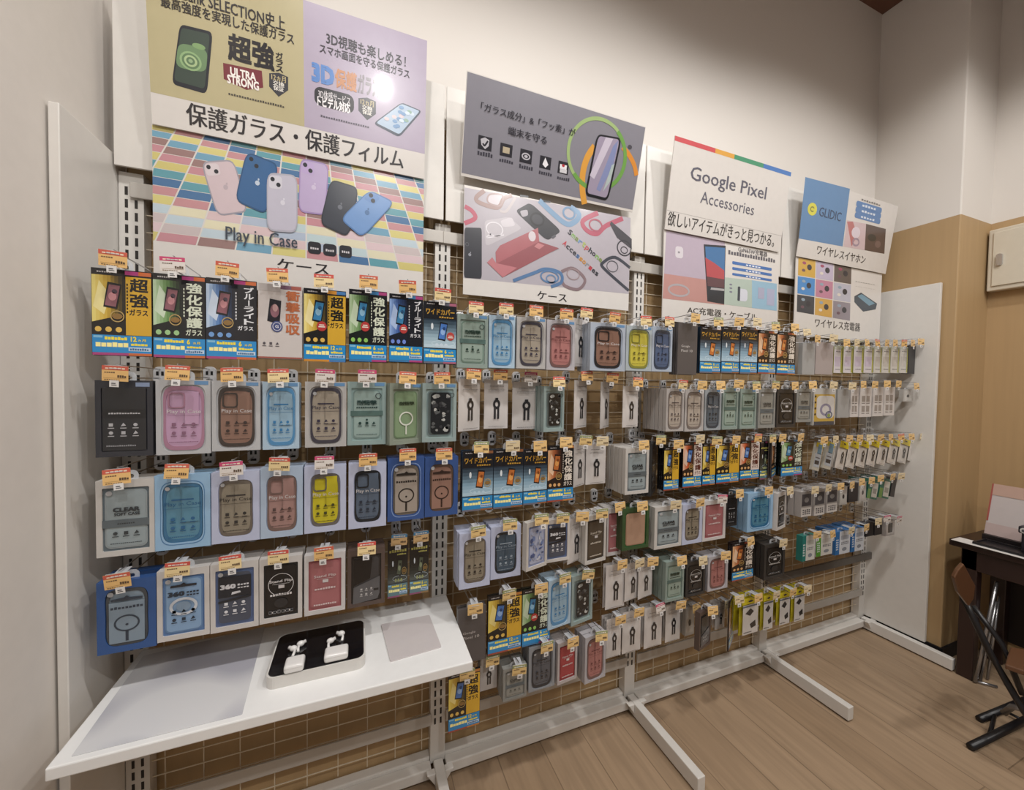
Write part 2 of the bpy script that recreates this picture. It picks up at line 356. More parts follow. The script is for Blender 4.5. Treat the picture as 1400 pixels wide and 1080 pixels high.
# banner over the shelf, lower part: coloured tile floor with six phone cases
S = Sign('s', (210, 384), (578, 416), (208, 168), -.066, 0, 'wide banner board with six phone cases on a coloured tile pattern')
xa, za = S.p(208, 170); xb, zb = S.p(212, 329); VP = S.p(419, -116)
rows = 14; cols = ['4a7099', '6f9db5', 'c9bd78', 'bd8b8f', '937673', '5f97a3', 'cfc580', 'bd8890']
def ztop(i): return za-(za-zb)*(i/rows)**1.18
for i in range(rows):
    zt, zl = ztop(i)-.0012, ztop(i+1)+.0006
    for j in range(-9, 10):
        def X(z, jj): return VP[0]+jj*.066*(VP[1]-z)/(VP[1]-za)*1.0
        q = [(X(zl, j)+.002, zl), (X(zl, j+1)-.002, zl), (X(zt, j+1)-.002, zt), (X(zt, j)+.002, zt)]
        q = [(min(max(a, 0), S.W), e) for a, e in q]
        if q[1][0]-q[0][0] < .002 and q[2][0]-q[3][0] < .002: continue
        c = cols[(i*3+(j+20)*5) % 8]
        if i in (10, 11, 12): c = {'4a7099': 'aab6c8', '6f9db5': 'b9c9d2', 'c9bd78': 'd6d0b4', 'bd8b8f': 'd0b9bb', '937673': 'c2b6b6', '5f97a3': 'b6c8cc', 'cfc580': 'd9d3b6', 'bd8890': 'd2bcc0'}[c]
        S.m.flat(q, pm(c), 1)
def artphone(q, c, cam, l, dots=True, cc='23252c'):
    S.quad(q, c, l, .22)
    tl, tr, br, bl = [Vector(a) for a in q]
    def at(u, v): return tuple((tl*(1-u)+tr*u)*(1-v)+(bl*(1-u)+br*u)*v)
    S.quad([at(.04, .03), at(.96, .03), at(.96, .97), at(.04, .97)], cam[1], l+1, .2)
    if dots:
        S.quad([at(.07, .05), at(.5, .05), at(.5, .27), at(.07, .27)], cam[0], l+2, .3)
        for u, v in ((.19, .11), (.38, .2)): S.ell(at(u, v), 3, 3, cc, l+3)
    apple(S, at(.52, .5), 3.2, cam[2], l+3)
artphone([(274, 221), (320, 218), (340, 290), (297, 296)], '9a96a0', ('cfc4c8', 'c8b6bb', 'b4a6ad'), 3)
artphone([(337, 207), (382, 225), (365, 294), (321, 275)], '2b5078', ('335f8c', '345f8e', 'b9c6d4'), 8)
artphone([(410, 216), (450, 225), (445, 295), (408, 290)], '9c86b4', ('b39fc8', 'b3a2c4', 'c6bad2'), 8)
artphone([(452, 245), (491, 257), (477, 325), (437, 307)], '2c3038', ('30343c', '3b3f48', '686c76'), 13, False)
artphone([(365, 236), (407, 240), (407, 319), (365, 316)], 'a9a8b4', ('c9c7d0', 'b9b6c4', 'd0ced8'), 14)
artphone([(505, 260), (540, 277), (495, 326), (465, 300)], '5278ab', ('6288bd', '6d92c4', '4f719d'), 18)
S.text('Play in Case', (309, 334), (407, 323), '3b4450', 24, .012)
for (a, e, t) in (((421, 346), (439, 332), '耐衝撃'), ((442, 349), (460, 335), 'カラバリ'), ((464, 351), (481, 337), '保護')):
    S.rect(a, e, '2a2a30', 6, .25); S.scrib((a[0]+3, a[1]-5), (e[0]-3, e[1]+6), 'c9c5c9', 4, 8)
S.text('ケース', (379, 369), (450, 361), '2b2729', 4, .015)
S.done()
# grey banner of the second bay, upper part
S = Sign('s', (630, 240), (863, 300), (641, 97), -.07, math.radians(13), 'grey banner board with green ring and phone, tilted forward')
x0, z0 = S.p(630, 236); S.m.rect(.002, z0, S.W-.002, S.H-.003, pm('83818a'), 1)
S.text('「ガラス成分」&「フッ素」が', (657, 151), (787, 177), '2a2730', 12, .015); S.text('端末を守る', (694, 184), (748, 187), '2a2730', 12, .015)
for i, (a, e) in enumerate((((653, 203), (673, 189)), ((683, 212), (701, 199)), ((710, 221), (728, 207)), ((737, 229), (754, 216)), ((762, 236), (778, 223)))):
    S.rect(a, e, '26242b', 4); c = ((a[0]+e[0])/2, (a[1]+e[1])/2)
    if i == 0: S.poly([(c[0]-6, c[1]-6), (c[0], c[1]-8), (c[0]+6, c[1]-4), (c[0]+5, c[1]+4), (c[0], c[1]+8), (c[0]-5, c[1]+2)], 'b9b7be', 5); S.path([(c[0]-3, c[1]), (c[0]-.5, c[1]+3), (c[0]+4, c[1]-3)], .006, '26242b', 6)
    if i == 1: S.rect((c[0]-5, c[1]+3), (c[0]+5, c[1]-3), 'b5a88e', 5)
    if i == 2: S.ring(c, 6, 5, 1.6, 'b9b7be', 5); S.ell(c, 2.5, 2, 'b9b7be', 5)
    if i == 3: S.poly([(c[0], c[1]-7), (c[0]+4, c[1]+3), (c[0], c[1]+7), (c[0]-4, c[1]+2)], 'e6e4e8', 5)
    if i == 4: S.rect((c[0]-5, c[1]+1), (c[0]+5, c[1]-3), 'e6e4e8', 5); S.ell((c[0], c[1]-3), 2, 2, 'b0303a', 6); S.rect((c[0]-5, c[1]+6), (c[0]+5, c[1]+3), 'cfcdd2', 5)
    S.scrib((a[0]-1, a[1]+9), (e[0]+1, e[1]+20), '3a3842', 6)
S.ring((817, 212), 42, 52, 4, '9cb477', 5, .15, .62); S.ring((817, 212), 42, 52, 5, '6d9c4a', 5, .62, 1.15)
S.path([(813, 200), (803, 215), (797, 235), (796, 258), (799, 279)], .026, 'd79b41', 4); S.path([(851, 201), (860, 212), (867, 226), (870, 240)], .02, 'd38a36', 4)
S.quad([(816, 183), (850, 189), (831, 275), (799, 267)], '17171c', 7, .16); S.quad([(818, 186), (847, 191), (829.5, 271), (802, 264)], '9a90a4', 8, .12)
S.poly([(828, 188), (838, 190), (812, 245), (806, 240)], 'c4bccb', 9); S.poly([(838, 200), (845, 192), (838, 226), (820, 262), (815, 259)], '7f88b0', 9); S.poly([(836, 226), (840, 224), (834, 248), (824, 262)], 'a9b7b4', 10)
S.ell((861, 201), 3, 3, '4a4850', 6)
S.done()
# second bay, lower part: scattered cases
S = Sign('s', (633, 402), (859, 430), (637, 253), -.06, 0, 'banner board of scattered coloured phone cases, below the grey banner')
def q5(*p): return [(630+a/5.6, 250+e/5.6) for a, e in p]
S.poly(q5((28, 35), (1300, 268), (1285, 850), (22, 728)), 'aea8b0', 1)
S.path(q5((180, 60), (120, 110), (140, 150), (280, 190), (330, 120), (390, 95)), .016, '9b817c', 3); S.quad(q5((220, 90), (320, 85), (300, 175), (200, 150)), 'c9c2c8', 2, .3); S.path(q5((220, 90), (320, 95), (300, 175), (210, 150)), .006, 'a58d8a', 4, True)
S.path(q5((300, 215), (350, 215), (420, 110)), .01, 'bcb3b4', 3)
S.path(q5((28, 310), (110, 270), (85, 215), (30, 180)), .016, 'b35468', 3)
S.quad(q5((180, 290), (370, 260), (470, 350), (190, 490)), 'bdb8be', 2, .15); S.ring((630+258/5.6, 250+355/5.6), 12, 10, 1.6, 'dedae0', 4); S.quad(q5((300, 290), (390, 260), (420, 330), (320, 340)), 'cdc8ce', 3, .3); S.path(q5((230, 390), (200, 420), (330, 400)), .005, 'dedae0', 4)
S.quad(q5((28, 342), (160, 345), (160, 735), (24, 725)), '33343b', 5, .1); apple(S, q5((68, 550))[0], 2, '8d8f98', 6); S.ring(q5((48, 470))[0], 2.6, 2.6, .8, '55565e', 6)
S.quad(q5((530, 150), (770, 370), (660, 445), (415, 215)), '2d2d33', 4, .18); S.quad(q5((450, 215), (510, 205), (515, 250), (470, 265)), 'a9a4ac', 6, .3); S.ring(q5((585, 280))[0], 10, 9.5, 2, '1b1b20', 6); S.ell(q5((585, 280))[0], 7, 6.6, '3a3a41', 5); S.quad(q5((690, 415), (720, 395), (730, 410), (705, 430)), '56555c', 6, .2)
S.path(q5((600, 135), (790, 305), (870, 300), (905, 240), (840, 185)), .022, '7595b4', 3); S.ring(q5((828, 232))[0], 9, 9, 2.4, '6a8cae', 5)
S.path(q5((1050, 230), (935, 290), (960, 360), (1040, 390), (1110, 330), (1240, 272)), .02, 'b05a6c', 3); S.ring(q5((1032, 325))[0], 9.5, 9, 2, 'a8596a', 5)
S.poly(q5((1150, 295), (1308, 430), (1308, 510), (1195, 420), (1140, 315)), '49474d', 4); S.ring(q5((1250, 500))[0], 10, 11, 1.4, '3b3a40', 5); S.ring(q5((1250, 515))[0], 5, 5, 1, '3b3a40', 5)
S.path(q5((1295, 650), (1180, 570), (1090, 610), (1095, 655), (1285, 825)), .013, '3f424c', 4); S.ring(q5((1160, 640))[0], 8, 8, 1, '55555c', 5)
S.poly(q5((590, 345), (600, 450), (270, 620), (265, 530), (300, 480)), 'a8656b', 6); S.poly(q5((600, 450), (750, 500), (320, 725), (270, 620)), '93565c', 5); S.poly(q5((270, 615), (430, 650), (320, 725), (200, 610), (240, 570)), 'b8767c', 7); S.poly(q5((590, 460), (640, 480), (600, 510), (560, 490)), 'bd7f83', 8); S.ell(q5((545, 410))[0], 5, 7, 'cfc6cb', 8); S.poly(q5((640, 480), (755, 505), (640, 555)), '8c8086', 4)
S.path(q5((400, 750), (560, 690), (650, 660), (760, 690), (770, 760), (690, 795)), .013, '56779f', 6); S.ring(q5((680, 720))[0], 13, 9, 2, '5d7fa8', 7); S.ring(q5((690, 735))[0], 7, 6, 1.6, '6a89ae', 7)
S.path(q5((770, 680), (860, 655), (950, 740), (900, 815), (800, 790), (770, 740)), .013, '857276', 5); S.ring(q5((860, 700))[0], 9, 8, 1.2, '9a888b', 6)
S.poly(q5((450, 90), (520, 100), (515, 112), (455, 108)), '2a2a30', 3); S.poly(q5((630, 132), (690, 142), (685, 152), (635, 148)), '2a2a30', 3)
cc = ['55565c', '6f9f4d', '6a8fb8', 'b8525a', '8fb6c0', 'c28a3c']
S.line('Smartphone', q5((815, 385))[0], q5((1075, 615))[0], .022, ['3d3d44', '7fae58', '7f8f58', '6a8fb8', 'a9b86a', 'b8525a', '3d3d44'], 5); S.line('Accessories', q5((775, 470))[0], q5((1045, 720))[0], .022, ['b8404a', '3d3d44', '3d3d44', '3d3d44', '4a6a96', 'c28a3c', 'c28a3c', '8a8f96'], 5)
S.text('ケース', (734.5, 409), (775, 402), '2b2729', 4, .015)
S.done()
# third bay banner
S = Sign('s', (909, 313), (1066, 341), (919, 184), -.07, math.radians(7), 'white banner board with thin rainbow stripe along its top edge')
for x0, x1, c in ((0, .315, 'c8555a'), (.315, .475, 'd9a24c'), (.475, .735, '4c9270'), (.735, 1, '4a78b8')): S.m.rect(S.W*x0, S.H-.02, S.W*x1, S.H, pm(c), 1)
S.text('Google Pixel', (942.5, 251), (1049, 256), '5c5b68', 4, .01); S.text('Accessories', (957, 277), (1032, 280), '5c5b68', 4, .006)
a = S.p(911, 287)[1]; S.m.rect(0, a-.001, S.W, a+.001, pm('a9a4a0'), 1)
S.text('欲しいアイテムがきっと見つかる。', (912, 308), (1060, 321), '33302f', 4, .012)
S.done()
S = Sign('s', (905, 438), (1062, 450), (909, 314), -.062, 0, 'banner board with laptop and charger photos, below the rainbow striped banner')
S.poly([(911, 315), (991, 329), (990, 417), (906, 408)], 'b3a5b4', 1); S.poly([(908, 374), (990, 386), (990, 417), (906, 408)], 'b98a84', 2)
S.ring((928, 397), 15, 9, 2.2, 'a9a2a6', 4); S.rect((923, 352), (934, 338), 'd2ccd2', 3, .3); S.ell((928, 345), 1.5, 1.5, '8f8a90', 4)
S.poly([(962, 334), (992, 336), (990, 416), (967, 412)], '2b3038', 3); S.poly([(964, 337), (991, 339), (990, 394), (967, 391)], '3f6f9f', 4); S.poly([(964, 352), (977, 360), (990, 370), (990, 394), (967, 391)], 'b04a50', 5); S.poly([(966, 378), (990, 382), (990, 394), (967, 391)], '5d3f44', 6); S.poly([(972, 393), (990, 395), (990, 398), (971, 396)], 'a9a7a8', 6)
S.text('GaN65W充電器', (1009, 344), (1049, 344.5), '3a3740', 4, .012); S.scrib((995, 348), (1060, 353), '55525a', 18)
for k in range(3): S.rect((1001, 361+7.6*k), (1055, 366.5+7.6*k), '3f6cab', 3, .35); S.scrib((1019, 363.5+7.6*k), (1040, 364.5+7.6*k), 'dfe4ee', 5, 5)
S.poly([(990, 379), (1028, 383), (1028, 421), (990, 416)], 'aebdb2', 2); S.poly([(1028, 383), (1062, 388), (1062, 425), (1028, 421)], '92b6cc', 2)
S.rect((1008, 411), (1022, 396), 'cfd2dc', 4, .3); S.rect((1008, 411), (1012, 392), '3f4650', 5, .3); S.rect((1036, 408), (1045, 394), 'a7a9c0', 4); S.rect((1048, 417), (1059, 396), 'a9adc6', 4)
for k in range(3): S.ell((999, 389+5*k), 2, 1.2, '7c7c8c', 4)
S.text('AC充電器・ケーブル', (939.5, 428.5), (1035, 429), '33302f', 4, .012)
S.done()
# end bay banner
S = Sign('s', (1089, 350), (1211, 373), (1099, 241), -.07, math.radians(7), 'banner board with large blue square and yellow round emblem')
S.poly([(1101, 242), (1162, 258), (1152, 337), (1092, 326)], '5e84ad', 1)
S.ell((1110.5, 286), 6.5, 9, 'cfc94a', 3); S.ring((1110.5, 286), 3, 4, 1.1, '7a7a3a', 4, .08, .9); S.text('GLIDIC', (1119, 295), (1151, 291), '2f3f5c', 3, .012)
for k in range(3): S.rect((1170-k, 282+7.6*k), (1206-k, 284.5+7.6*k), '5a7fb0', 3, .4); S.scrib((1178-k, 282.5+7.6*k), (1198-k, 284+7.6*k), 'd4dce8', 5, 5)
S.scrib((1177, 274), (1204, 279), '77736f', 8)
S.poly([(1158, 301), (1184, 306), (1182, 342), (1153, 337)], 'c9b3b6', 2); S.poly([(1158, 303), (1166, 303), (1172, 322), (1164, 337)], 'b5706f', 3); S.ell((1170, 318), 6, 8, 'd6c9d2', 4); S.ring((1170, 331), 5, 6, 1.5, '9c8a9a', 5)
S.poly([(1184, 306), (1211, 313), (1209, 347), (1182, 342)], '5a4a44', 2); S.ell((1192, 325), 6, 5, '3d3a36', 3); S.ell((1200, 334), 4, 5, '75605a', 3)
S.text('ワイヤレスイヤホン', (1116, 347), (1184, 350), '33302f', 4, .012)
S.done()
S = Sign('s', (1085, 458), (1202, 468), (1089, 351), -.062, 0, 'banner board with nine small coloured gadget photos, at the fixture end')
PC = [['c9a24a', 'b9afc4', '5f5652'], ['4a88c4', 'b97f96', 'b4b3c0'], ['3e4148', 'c99f52', '8c848c']]
for r in range(3):
    for c in range(3):
        x = 1091.5+c*24.6-r*.8; y = 352.5+r*25+c*4.2
        S.poly([(x, y), (x+23.4, y+3.6), (x+22.8, y+27.6), (x-.6, y+23.6)], PC[r][c], 2)
        S.ell((x+15, y+13), 3.2, 4, '34343c', 4); S.ell((x+7, y+17), 2.4, 2, 'd8cfc4' if (r+c) % 2 else '6a4f5a', 4); S.ell((x+8, y+7), 2.6, 2, '9a4a66' if r == 0 else '8fa0b0', 4)
S.poly([(1168, 405), (1177, 400), (1199, 415), (1197, 423), (1180, 426), (1168, 413)], '3c4650', 3); S.poly([(1172, 405), (1178, 402), (1196, 415), (1188, 418)], '6f93a6', 4); S.scrib((1169, 385), (1196, 389), '8c8884', 8); S.scrib((1169, 391), (1196, 396), '8c8884', 8)
S.text('ワイヤレス充電器', (1114, 447), (1176, 442), '33302f', 4, .012)
S.done()

# ------------------------------------------------------------------ packages: each kind built once, then copied
NW, NH = .11, .19
PROTO = {}
def mute(h, sat=.84, val=.98):
    c = [int(h[i:i+2], 16) for i in (0, 2, 4)]; g = sum(c)/3
    return '%02x%02x%02x' % tuple(int(max(0, min(255, (g+(v-g)*sat)*val))) for v in c)
def G(h): return mat(mute(h), .22, 0, .5)         # glossy print / film
def C(h): return mat(mute(h), .38, 0, .15)        # carton
def icons(m, x0, z0, x1, z1, c, nx=3, nz=2, l=4):
    for i in range(nx):
        for k in range(nz):
            cx = x0+(x1-x0)*(i+.5)/nx; cz = z0+(z1-z0)*(k+.5)/nz; r = min((x1-x0)/nx, (z1-z0)/nz)
            t = (i+k) % 3
            if t == 0: m.ell(cx, cz+.1*r, .22*r, .22*r, c, l, 8)
            elif t == 1: m.rect(cx-.2*r, cz-.1*r, cx+.2*r, cz+.3*r, c, l)
            else: m.flat([(cx-.25*r, cz-.1*r), (cx+.25*r, cz), (cx, cz+.35*r)], c, l)
            m.rect(cx-.3*r, cz-.36*r, cx+.3*r, cz-.26*r, c, l)
def tab_mesh(d):
    b = MB(); z0 = NH-.012; P = rr(-.02, z0, .02, NH+.022, .012); I = rr(-.011, NH+.002, .011, NH+.012, .004)
    b.frame(P, I, d*.5, d*.5+.0008, clear_mat()); return b.mesh('hang_tab')
def V(h): return mat(h, .2, 0, .5)         # glossy vivid print
def film(key, c_img, c_dark, c_strip, c_txt, word, small, phone, months='12', badge=None, tabs=('a8447a', 'c4683c'), band='2a8ac8', icon='d9b35a', wide=False):
    d = .006; b = MB(); b.box((-NW/2, 0, 0), (NW/2, d, NH), V(c_dark)); body = b.mesh('card')
    f = MB(); x0, x1 = -NW/2+.001, NW/2-.001; W = x1-x0; s = .56
    f.rect(x0, .0, x1, NH, V(c_dark), 1)
    xs = x1 if wide else x0+W*s
    def mix(a, b_, t): return '%02x%02x%02x' % tuple(int(int(a[i:i+2], 16)*(1-t)+int(b_[i:i+2], 16)*t) for i in (0, 2, 4))
    N = 9
    for k in range(N):
        t = k/(N-1)
        if wide:
            c = mix(c_dark, c_img[0], min(1, t*1.6)) if t < .6 else mix(c_img[0], c_img[1], (t-.6)/.4)
            f.rect(x0, NH*(.75-.055*(k+1)), x1, NH*(.75-.055*k), V(c), 2)
        else:
            c = mix(c_img[1], c_img[0], t*2.2) if t < .45 else mix(c_img[0], c_dark, (t-.45)/.6)
            a, e = x0+(xs-x0)*k/N, x0+(xs-x0)*(k+1)/N; f.flat([(a, NH*(.38+.012*k)), (e, NH*(.392+.012*k)), (e, NH*.925), (a, NH*.925)], V(c), 2)
    if not wide: f.flat([(x0+W*.02, NH*.56), (x0+W*.2, NH*.47), (x0+W*.3, NH*.7), (x0+W*.12, NH*.86)], V(mix(c_img[1], 'ffffff', .25)), 3)
    else: f.ring(x0+W*.6, NH*.33, W*.36, NH*.05, .0012, V('d4e4ee'), 3)
    f.rect(x0, NH*.925, x1, NH, V('1c1b1f'), 3); f.scrib(x0+W*.08, NH*.95, x0+W*.32, NH*.975, V('b9b5b5'), 6, 4)
    f.rect(x0+W*.55, NH*.945, x0+W*.78, NH*.99, V(tabs[0]), 4); f.rect(x0+W*.78, NH*.945, x1, NH*.99, V(tabs[1]), 4)
    if wide:
        f.rect(x0, NH*.72, x1, NH*.925, V('1b1c22'), 4); (f.text(word, x0+W*.06, NH*.79, x1-W*.06, NH*.89, V(c_txt), 5, .03) if word else f.scrib(x0+W*.06, NH*.79, x1-W*.06, NH*.86, V(c_txt), 7, 5)); f.scrib(x0+W*.45, NH*.74, x1-W*.08, NH*.775, V(c_txt), 6, 5)
        cx, cz = x0+W*.58, NH*.53
        f.ell(x0+W*.25, NH*.6, .004, .01, V('e4ecf2'), 5)
    else:
        f.rect(xs, NH*.24, x1, NH*.925, V(c_strip), 4)
        n = len(word); zz = {2: .56, 4: .36}.get(n, .36); top = .92
        f.vtext(word, xs+W*.06+(W*.0 if n < 5 else W*.12), NH*(zz if n < 5 else .44), x1-W*.04, NH*top, V(c_txt), 5, .024)
        if small: f.text(small, xs+W*.06, NH*(zz-.085) if n < 5 else NH*.37, x1-W*.06, NH*(zz-.01) if n < 5 else NH*.425, V(c_txt), 5, .02)
        f.vtext('', 0, 0, 1, 1, V(c_txt)) if False else None
        for k in range(9): f.rect(xs+W*.015, NH*(.5+.04*k), xs+W*.04, NH*(.525+.04*k), V(c_txt), 5)
        cx, cz = x0+W*.34, NH*.7
    pw, ph, sl = W*.23, NH*.28, .004
    f.flat([(cx-pw/2-sl, cz-ph/2), (cx+pw/2-sl, cz-ph/2-.004), (cx+pw/2+sl, cz+ph/2-.002), (cx-pw/2+sl, cz+ph/2+.002)], V('15151a'), 5)
    f.flat([(cx-pw*.4-sl, cz-ph*.43), (cx+pw*.4-sl, cz-ph*.43-.003), (cx+pw*.4+sl, cz+ph*.43-.002), (cx-pw*.4+sl, cz+ph*.43)], V(phone[0]), 6)
    f.ell(cx, cz-.003, pw*.3, ph*.18, V(phone[1]), 7, 12); f.ell(cx+.004, cz+.008, pw*.2, ph*.1, V(phone[2]), 7, 10)
    bx = cx+W*.08 if not wide else x0+W*.82
    if badge: f.ell(bx, NH*(.49 if not wide else .45), W*.12, W*.12, V(badge), 8); f.rect(bx-W*.08, NH*.475-(.01 if wide else 0), bx+W*.08, NH*.49-(.01 if wide else 0), V('e2d8cc'), 9); f.rect(bx-W*.06, NH*.5-(.01 if wide else 0), bx+W*.06, NH*.515-(.01 if wide else 0), V('e2d8cc'), 9)
    else: f.ring(bx, NH*.455, W*.12, W*.12, W*.02, V('b59a62'), 8, 18); f.ell(bx, NH*.455, W*.09, W*.06, V('8a6a3a'), 8, 12)
    for k in range(3): f.ell(x0+W*(.1+.17*k) if not wide else x0+W*(.4+.14*k), NH*.3, W*.055, W*.055, V(icon), 5, 12)
    f.rect(x0, 0, x1, NH*.03, V(tabs[0]), 3); f.rect(x0+W*.6, 0, x1, NH*.03, V(tabs[1]), 4)
    f.rect(x0, NH*.03, x1, NH*.235, V(band), 4); f.rect(x0+W*.02, NH*.2, x0+W*.17, NH*.225, V('7fb8d6'), 5)
    Y = V('f0dc3c')
    f.scrib(x0+W*.2, NH*.175, x0+W*.58, NH*.225, Y, 7, 5, .85); f.scrib(x0+W*.05, NH*.09, x0+W*.6, NH*.165, V('fbf0a0'), 6, 5, .88)
    f.text(months, x0+W*.64, NH*.165, x0+W*(.74 if len(months) == 2 else .7), NH*.225, Y, 6, .03); f.text('ヵ月', x0+W*.76, NH*.17, x0+W*.9, NH*.2, Y, 6, .02)
    f.scrib(x0+W*.64, NH*.115, x0+W*.93, NH*.155, Y, 5, 5, .9); f.rect(x0+W*.6, NH*.055, x1-W*.02, NH*.1, V('b9cfe4'), 5); f.scrib(x0+W*.62, NH*.06, x1-W*.05, NH*.095, V('46688f'), 8, 6)
    PROTO[key] = dict(kind='film_packet', cat='screen protector', d=d, parts=[('card', body), ('printed_face', f.mesh('printed_face')), ('hang_tab', tab_mesh(d))], back=body)
def whitefilm(key):
    d = .006; b = MB(); b.box((-NW/2, 0, 0), (NW/2, d, NH), G('cfc6c2')); body = b.mesh('card'); f = MB(); x0 = -NW/2; W = NW
    f.rect(x0+.001, NH*.9, x0+W*.5, NH*.995, G('bdb6b4'), 2); f.rect(x0+W*.5, NH*.94, x0+W*.98, NH*.99, G('7d5a70'), 2); f.rect(x0+W*.75, NH*.94, x0+W*.98, NH*.99, G('b05a50'), 3)
    f.flat([(x0+W*.2, NH*.5), (x0+W*.48, NH*.46), (x0+W*.52, NH*.78), (x0+W*.26, NH*.8)], G('23202a'), 3); f.ell(x0+W*.37, NH*.64, W*.1, NH*.09, G('93606c'), 4); f.ell(x0+W*.38, NH*.68, W*.06, NH*.05, G('c89a9a'), 5)
    f.ell(x0+W*.42, NH*.43, W*.13, W*.13, G('444f86'), 6); f.ring(x0+W*.42, NH*.43, W*.1, W*.1, W*.015, G('c9c9dc'), 7); f.text('G', x0+W*.38, NH*.41, x0+W*.46, NH*.45, G('dcdce8'), 7, .03)
    f.vtext('衝撃吸収', x0+W*.61, NH*.32, x0+W*.96, NH*.93, G('c86a3c'), 4, .03)
    icons(f, x0+W*.06, NH*.14, x0+W*.5, NH*.24, G('5a5358'), 3, 1); f.rect(x0, 0, -x0, NH*.02, G('b05a50'), 3)
    PROTO[key] = dict(kind='film_packet', cat='screen protector', d=d, parts=[('card', body), ('printed_face', f.mesh('printed_face')), ('hang_tab', tab_mesh(d))], back=body)
def case(key, frame, edge, fill, mode='play', txt='3a3a40', d=.02, inner=None, edge2=None):
    """Carton with a cut-out window, the phone case behind it and a printed insert."""
    x0, x1 = -NW/2, NW/2; b = MB(); fr = C(frame)
    b.box((x0, .004, 0), (x1, d, NH), fr)
    out = [(x1, NH), (x0, NH), (x0, 0), (x1, 0)]
    wav = mode in ('play', 'cam', 'ring', 'boxplay', 'boxcam')
    win = wavy(0, NH*.485, NW*(.9 if mode.startswith('box') else .8), NH*(.9 if mode.startswith('box') else .8)) if wav else rr(x0+NW*.1, NH*.07, x1-NW*.1, NH*.9, .003, 10)
    n = len(win)
    # outer outline resampled so that each point pairs with a window point
    o2 = []
    for x, z in win:
        dx, dz = x, z-NH/2; k = min(NW/2/max(abs(dx), 1e-5), NH/2/max(abs(dz), 1e-5)); o2.append((dx*k, NH/2+dz*k))
    for cxr, czr in ((x1, NH), (x0, NH), (x0, 0), (x1, 0)):
        i = min(range(n), key=lambda t: (o2[t][0]-cxr)**2+(o2[t][1]-czr)**2); o2[i] = (cxr, czr)
    b.frame(o2, win, 0, .004, fr); body = b.mesh('carton')
    if edge2:
        f = MB(); f.band([(x*1.1, NH*.485+(z-NH*.485)*1.08) for x, z in win], [(x*1.06, NH*.485+(z-NH*.485)*1.05) for x, z in win], C(edge2), 1)
    parts = [('carton', body)]
    p = MB(); p.prism(win, .0036, .0038, mat(inner or frame, .3)); 
    cw, ch = (NW*.76, NH*.8) if not mode.startswith('box') else (NW*.82, NH*.86)
    if wav:
        o_ = wavy(0, NH*.485, cw, ch); i_ = wavy(0, NH*.485, cw*.83, ch*.88, .04)
        p.frame(o_, i_, .0012, .0036, G(edge)); p.prism(wavy(0, NH*.485, cw*.85, ch*.9, .04), .0022, .0036, G(fill))
    elif mode != 'plain':
        p.prism(rr(x0+NW*.14, NH*.1, x1-NW*.14, NH*.87, .012), .002, .0036, G(edge)); p.prism(rr(x0+NW*.17, NH*.12, x1-NW*.17, NH*.85, .01), .0014, .0036, G(fill))
    parts.append(('phone_case', p.mesh('phone_case')))
    f = MB() if not edge2 else f; T = G(txt); off = -4
    if mode in ('cam', 'boxcam'):
        q = MB(); q.frame(rr(-NW*.29, NH*.62, NW*.03, NH*.83, .008), rr(-NW*.26, NH*.637, 0, NH*.813, .006), -.0004, .002, G(edge)); parts.append(('camera_surround', q.mesh('camera_surround')))
        f.rect(NW*.02, NH*.4, NW*.28, NH*.84, G(fill), 1)
        f.text('Play in Case', -NW*.3, NH*.535, NW*.32, NH*.6, G('d9d4d4'), 3, .0); f.rect(-NW*.3, NH*.52, NW*.3, NH*.524, T, 3)
    elif mode in ('play', 'boxplay'):
        f.rect(-NW*.2, NH*.655, NW*.2, NH*.675, T, 3); f.text('Play in Case', -NW*.33, NH*.57, NW*.33, NH*.635, T, 3, .004); f.rect(-NW*.33, NH*.548, NW*.33, NH*.552, T, 3)
        f.rect(-NW*.02, NH*.36, NW*.3, NH*.82, G(fill), 1)
        f.ell(-NW*.27, NH*.82, .005, .005, G('b5b6ba'), 3, 12)
    elif mode == 'ring':
        f.flat([(-NW*.27, NH*.72), (NW*.27, NH*.72), (NW*.27, NH*.75), (.006, NH*.76), (0, NH*.785), (-.006, NH*.76), (-NW*.27, NH*.75)], T, 3)
        f.scrib(-NW*.28, NH*.6, NW*.28, NH*.65, T, 9, 3)
        f.ring(0, NH*.4, NW*.22, NW*.2, NW*.035, T, 4); f.rect(-NW*.025, NH*.15, NW*.025, NH*.29, T, 4); f.ell(0, NH*.38, .003, .003, T, 4, 8)
        f.rect(-NW*.3, NH*.13, NW*.3, NH*.7, G(fill), 1); f.ell(-NW*.27, NH*.82, .006, .006, G('b5b6ba'), 3, 12)
    elif mode == 'clear':
        f.text('CLEAR', -NW*.22, NH*.58, NW*.24, NH*.64, T, 3, .05); f.text('SOFT CASE', -NW*.2, NH*.53, NW*.24, NH*.57, T, 3, .03)
        f.rect(-NW*.4, NH*.38, NW*.4, NH*.48, G('5a656b'), 2); f.scrib(-NW*.15, NH*.415, NW*.15, NH*.44, T, 8, 3); f.ell(-NW*.28, NH*.83, .006, .006, G('b5b6ba'), 3, 12)
    elif mode == 'tough':
        f.text('耐衝撃', -NW*.26, NH*.63, NW*.26, NH*.71, T, 3, .06); f.scrib(-NW*.28, NH*.58, NW*.28, NH*.61, T, 10, 3); f.rect(-NW*.42, NH*.46, NW*.42, NH*.54, G('52706a'), 2); f.ell(0, NH*.4, .003, .003, T, 3, 8)
        f.ring(NW*.3, NH*.78, .009, .009, .002, G('3f4a4a'), 3)
    elif mode == 'magring':
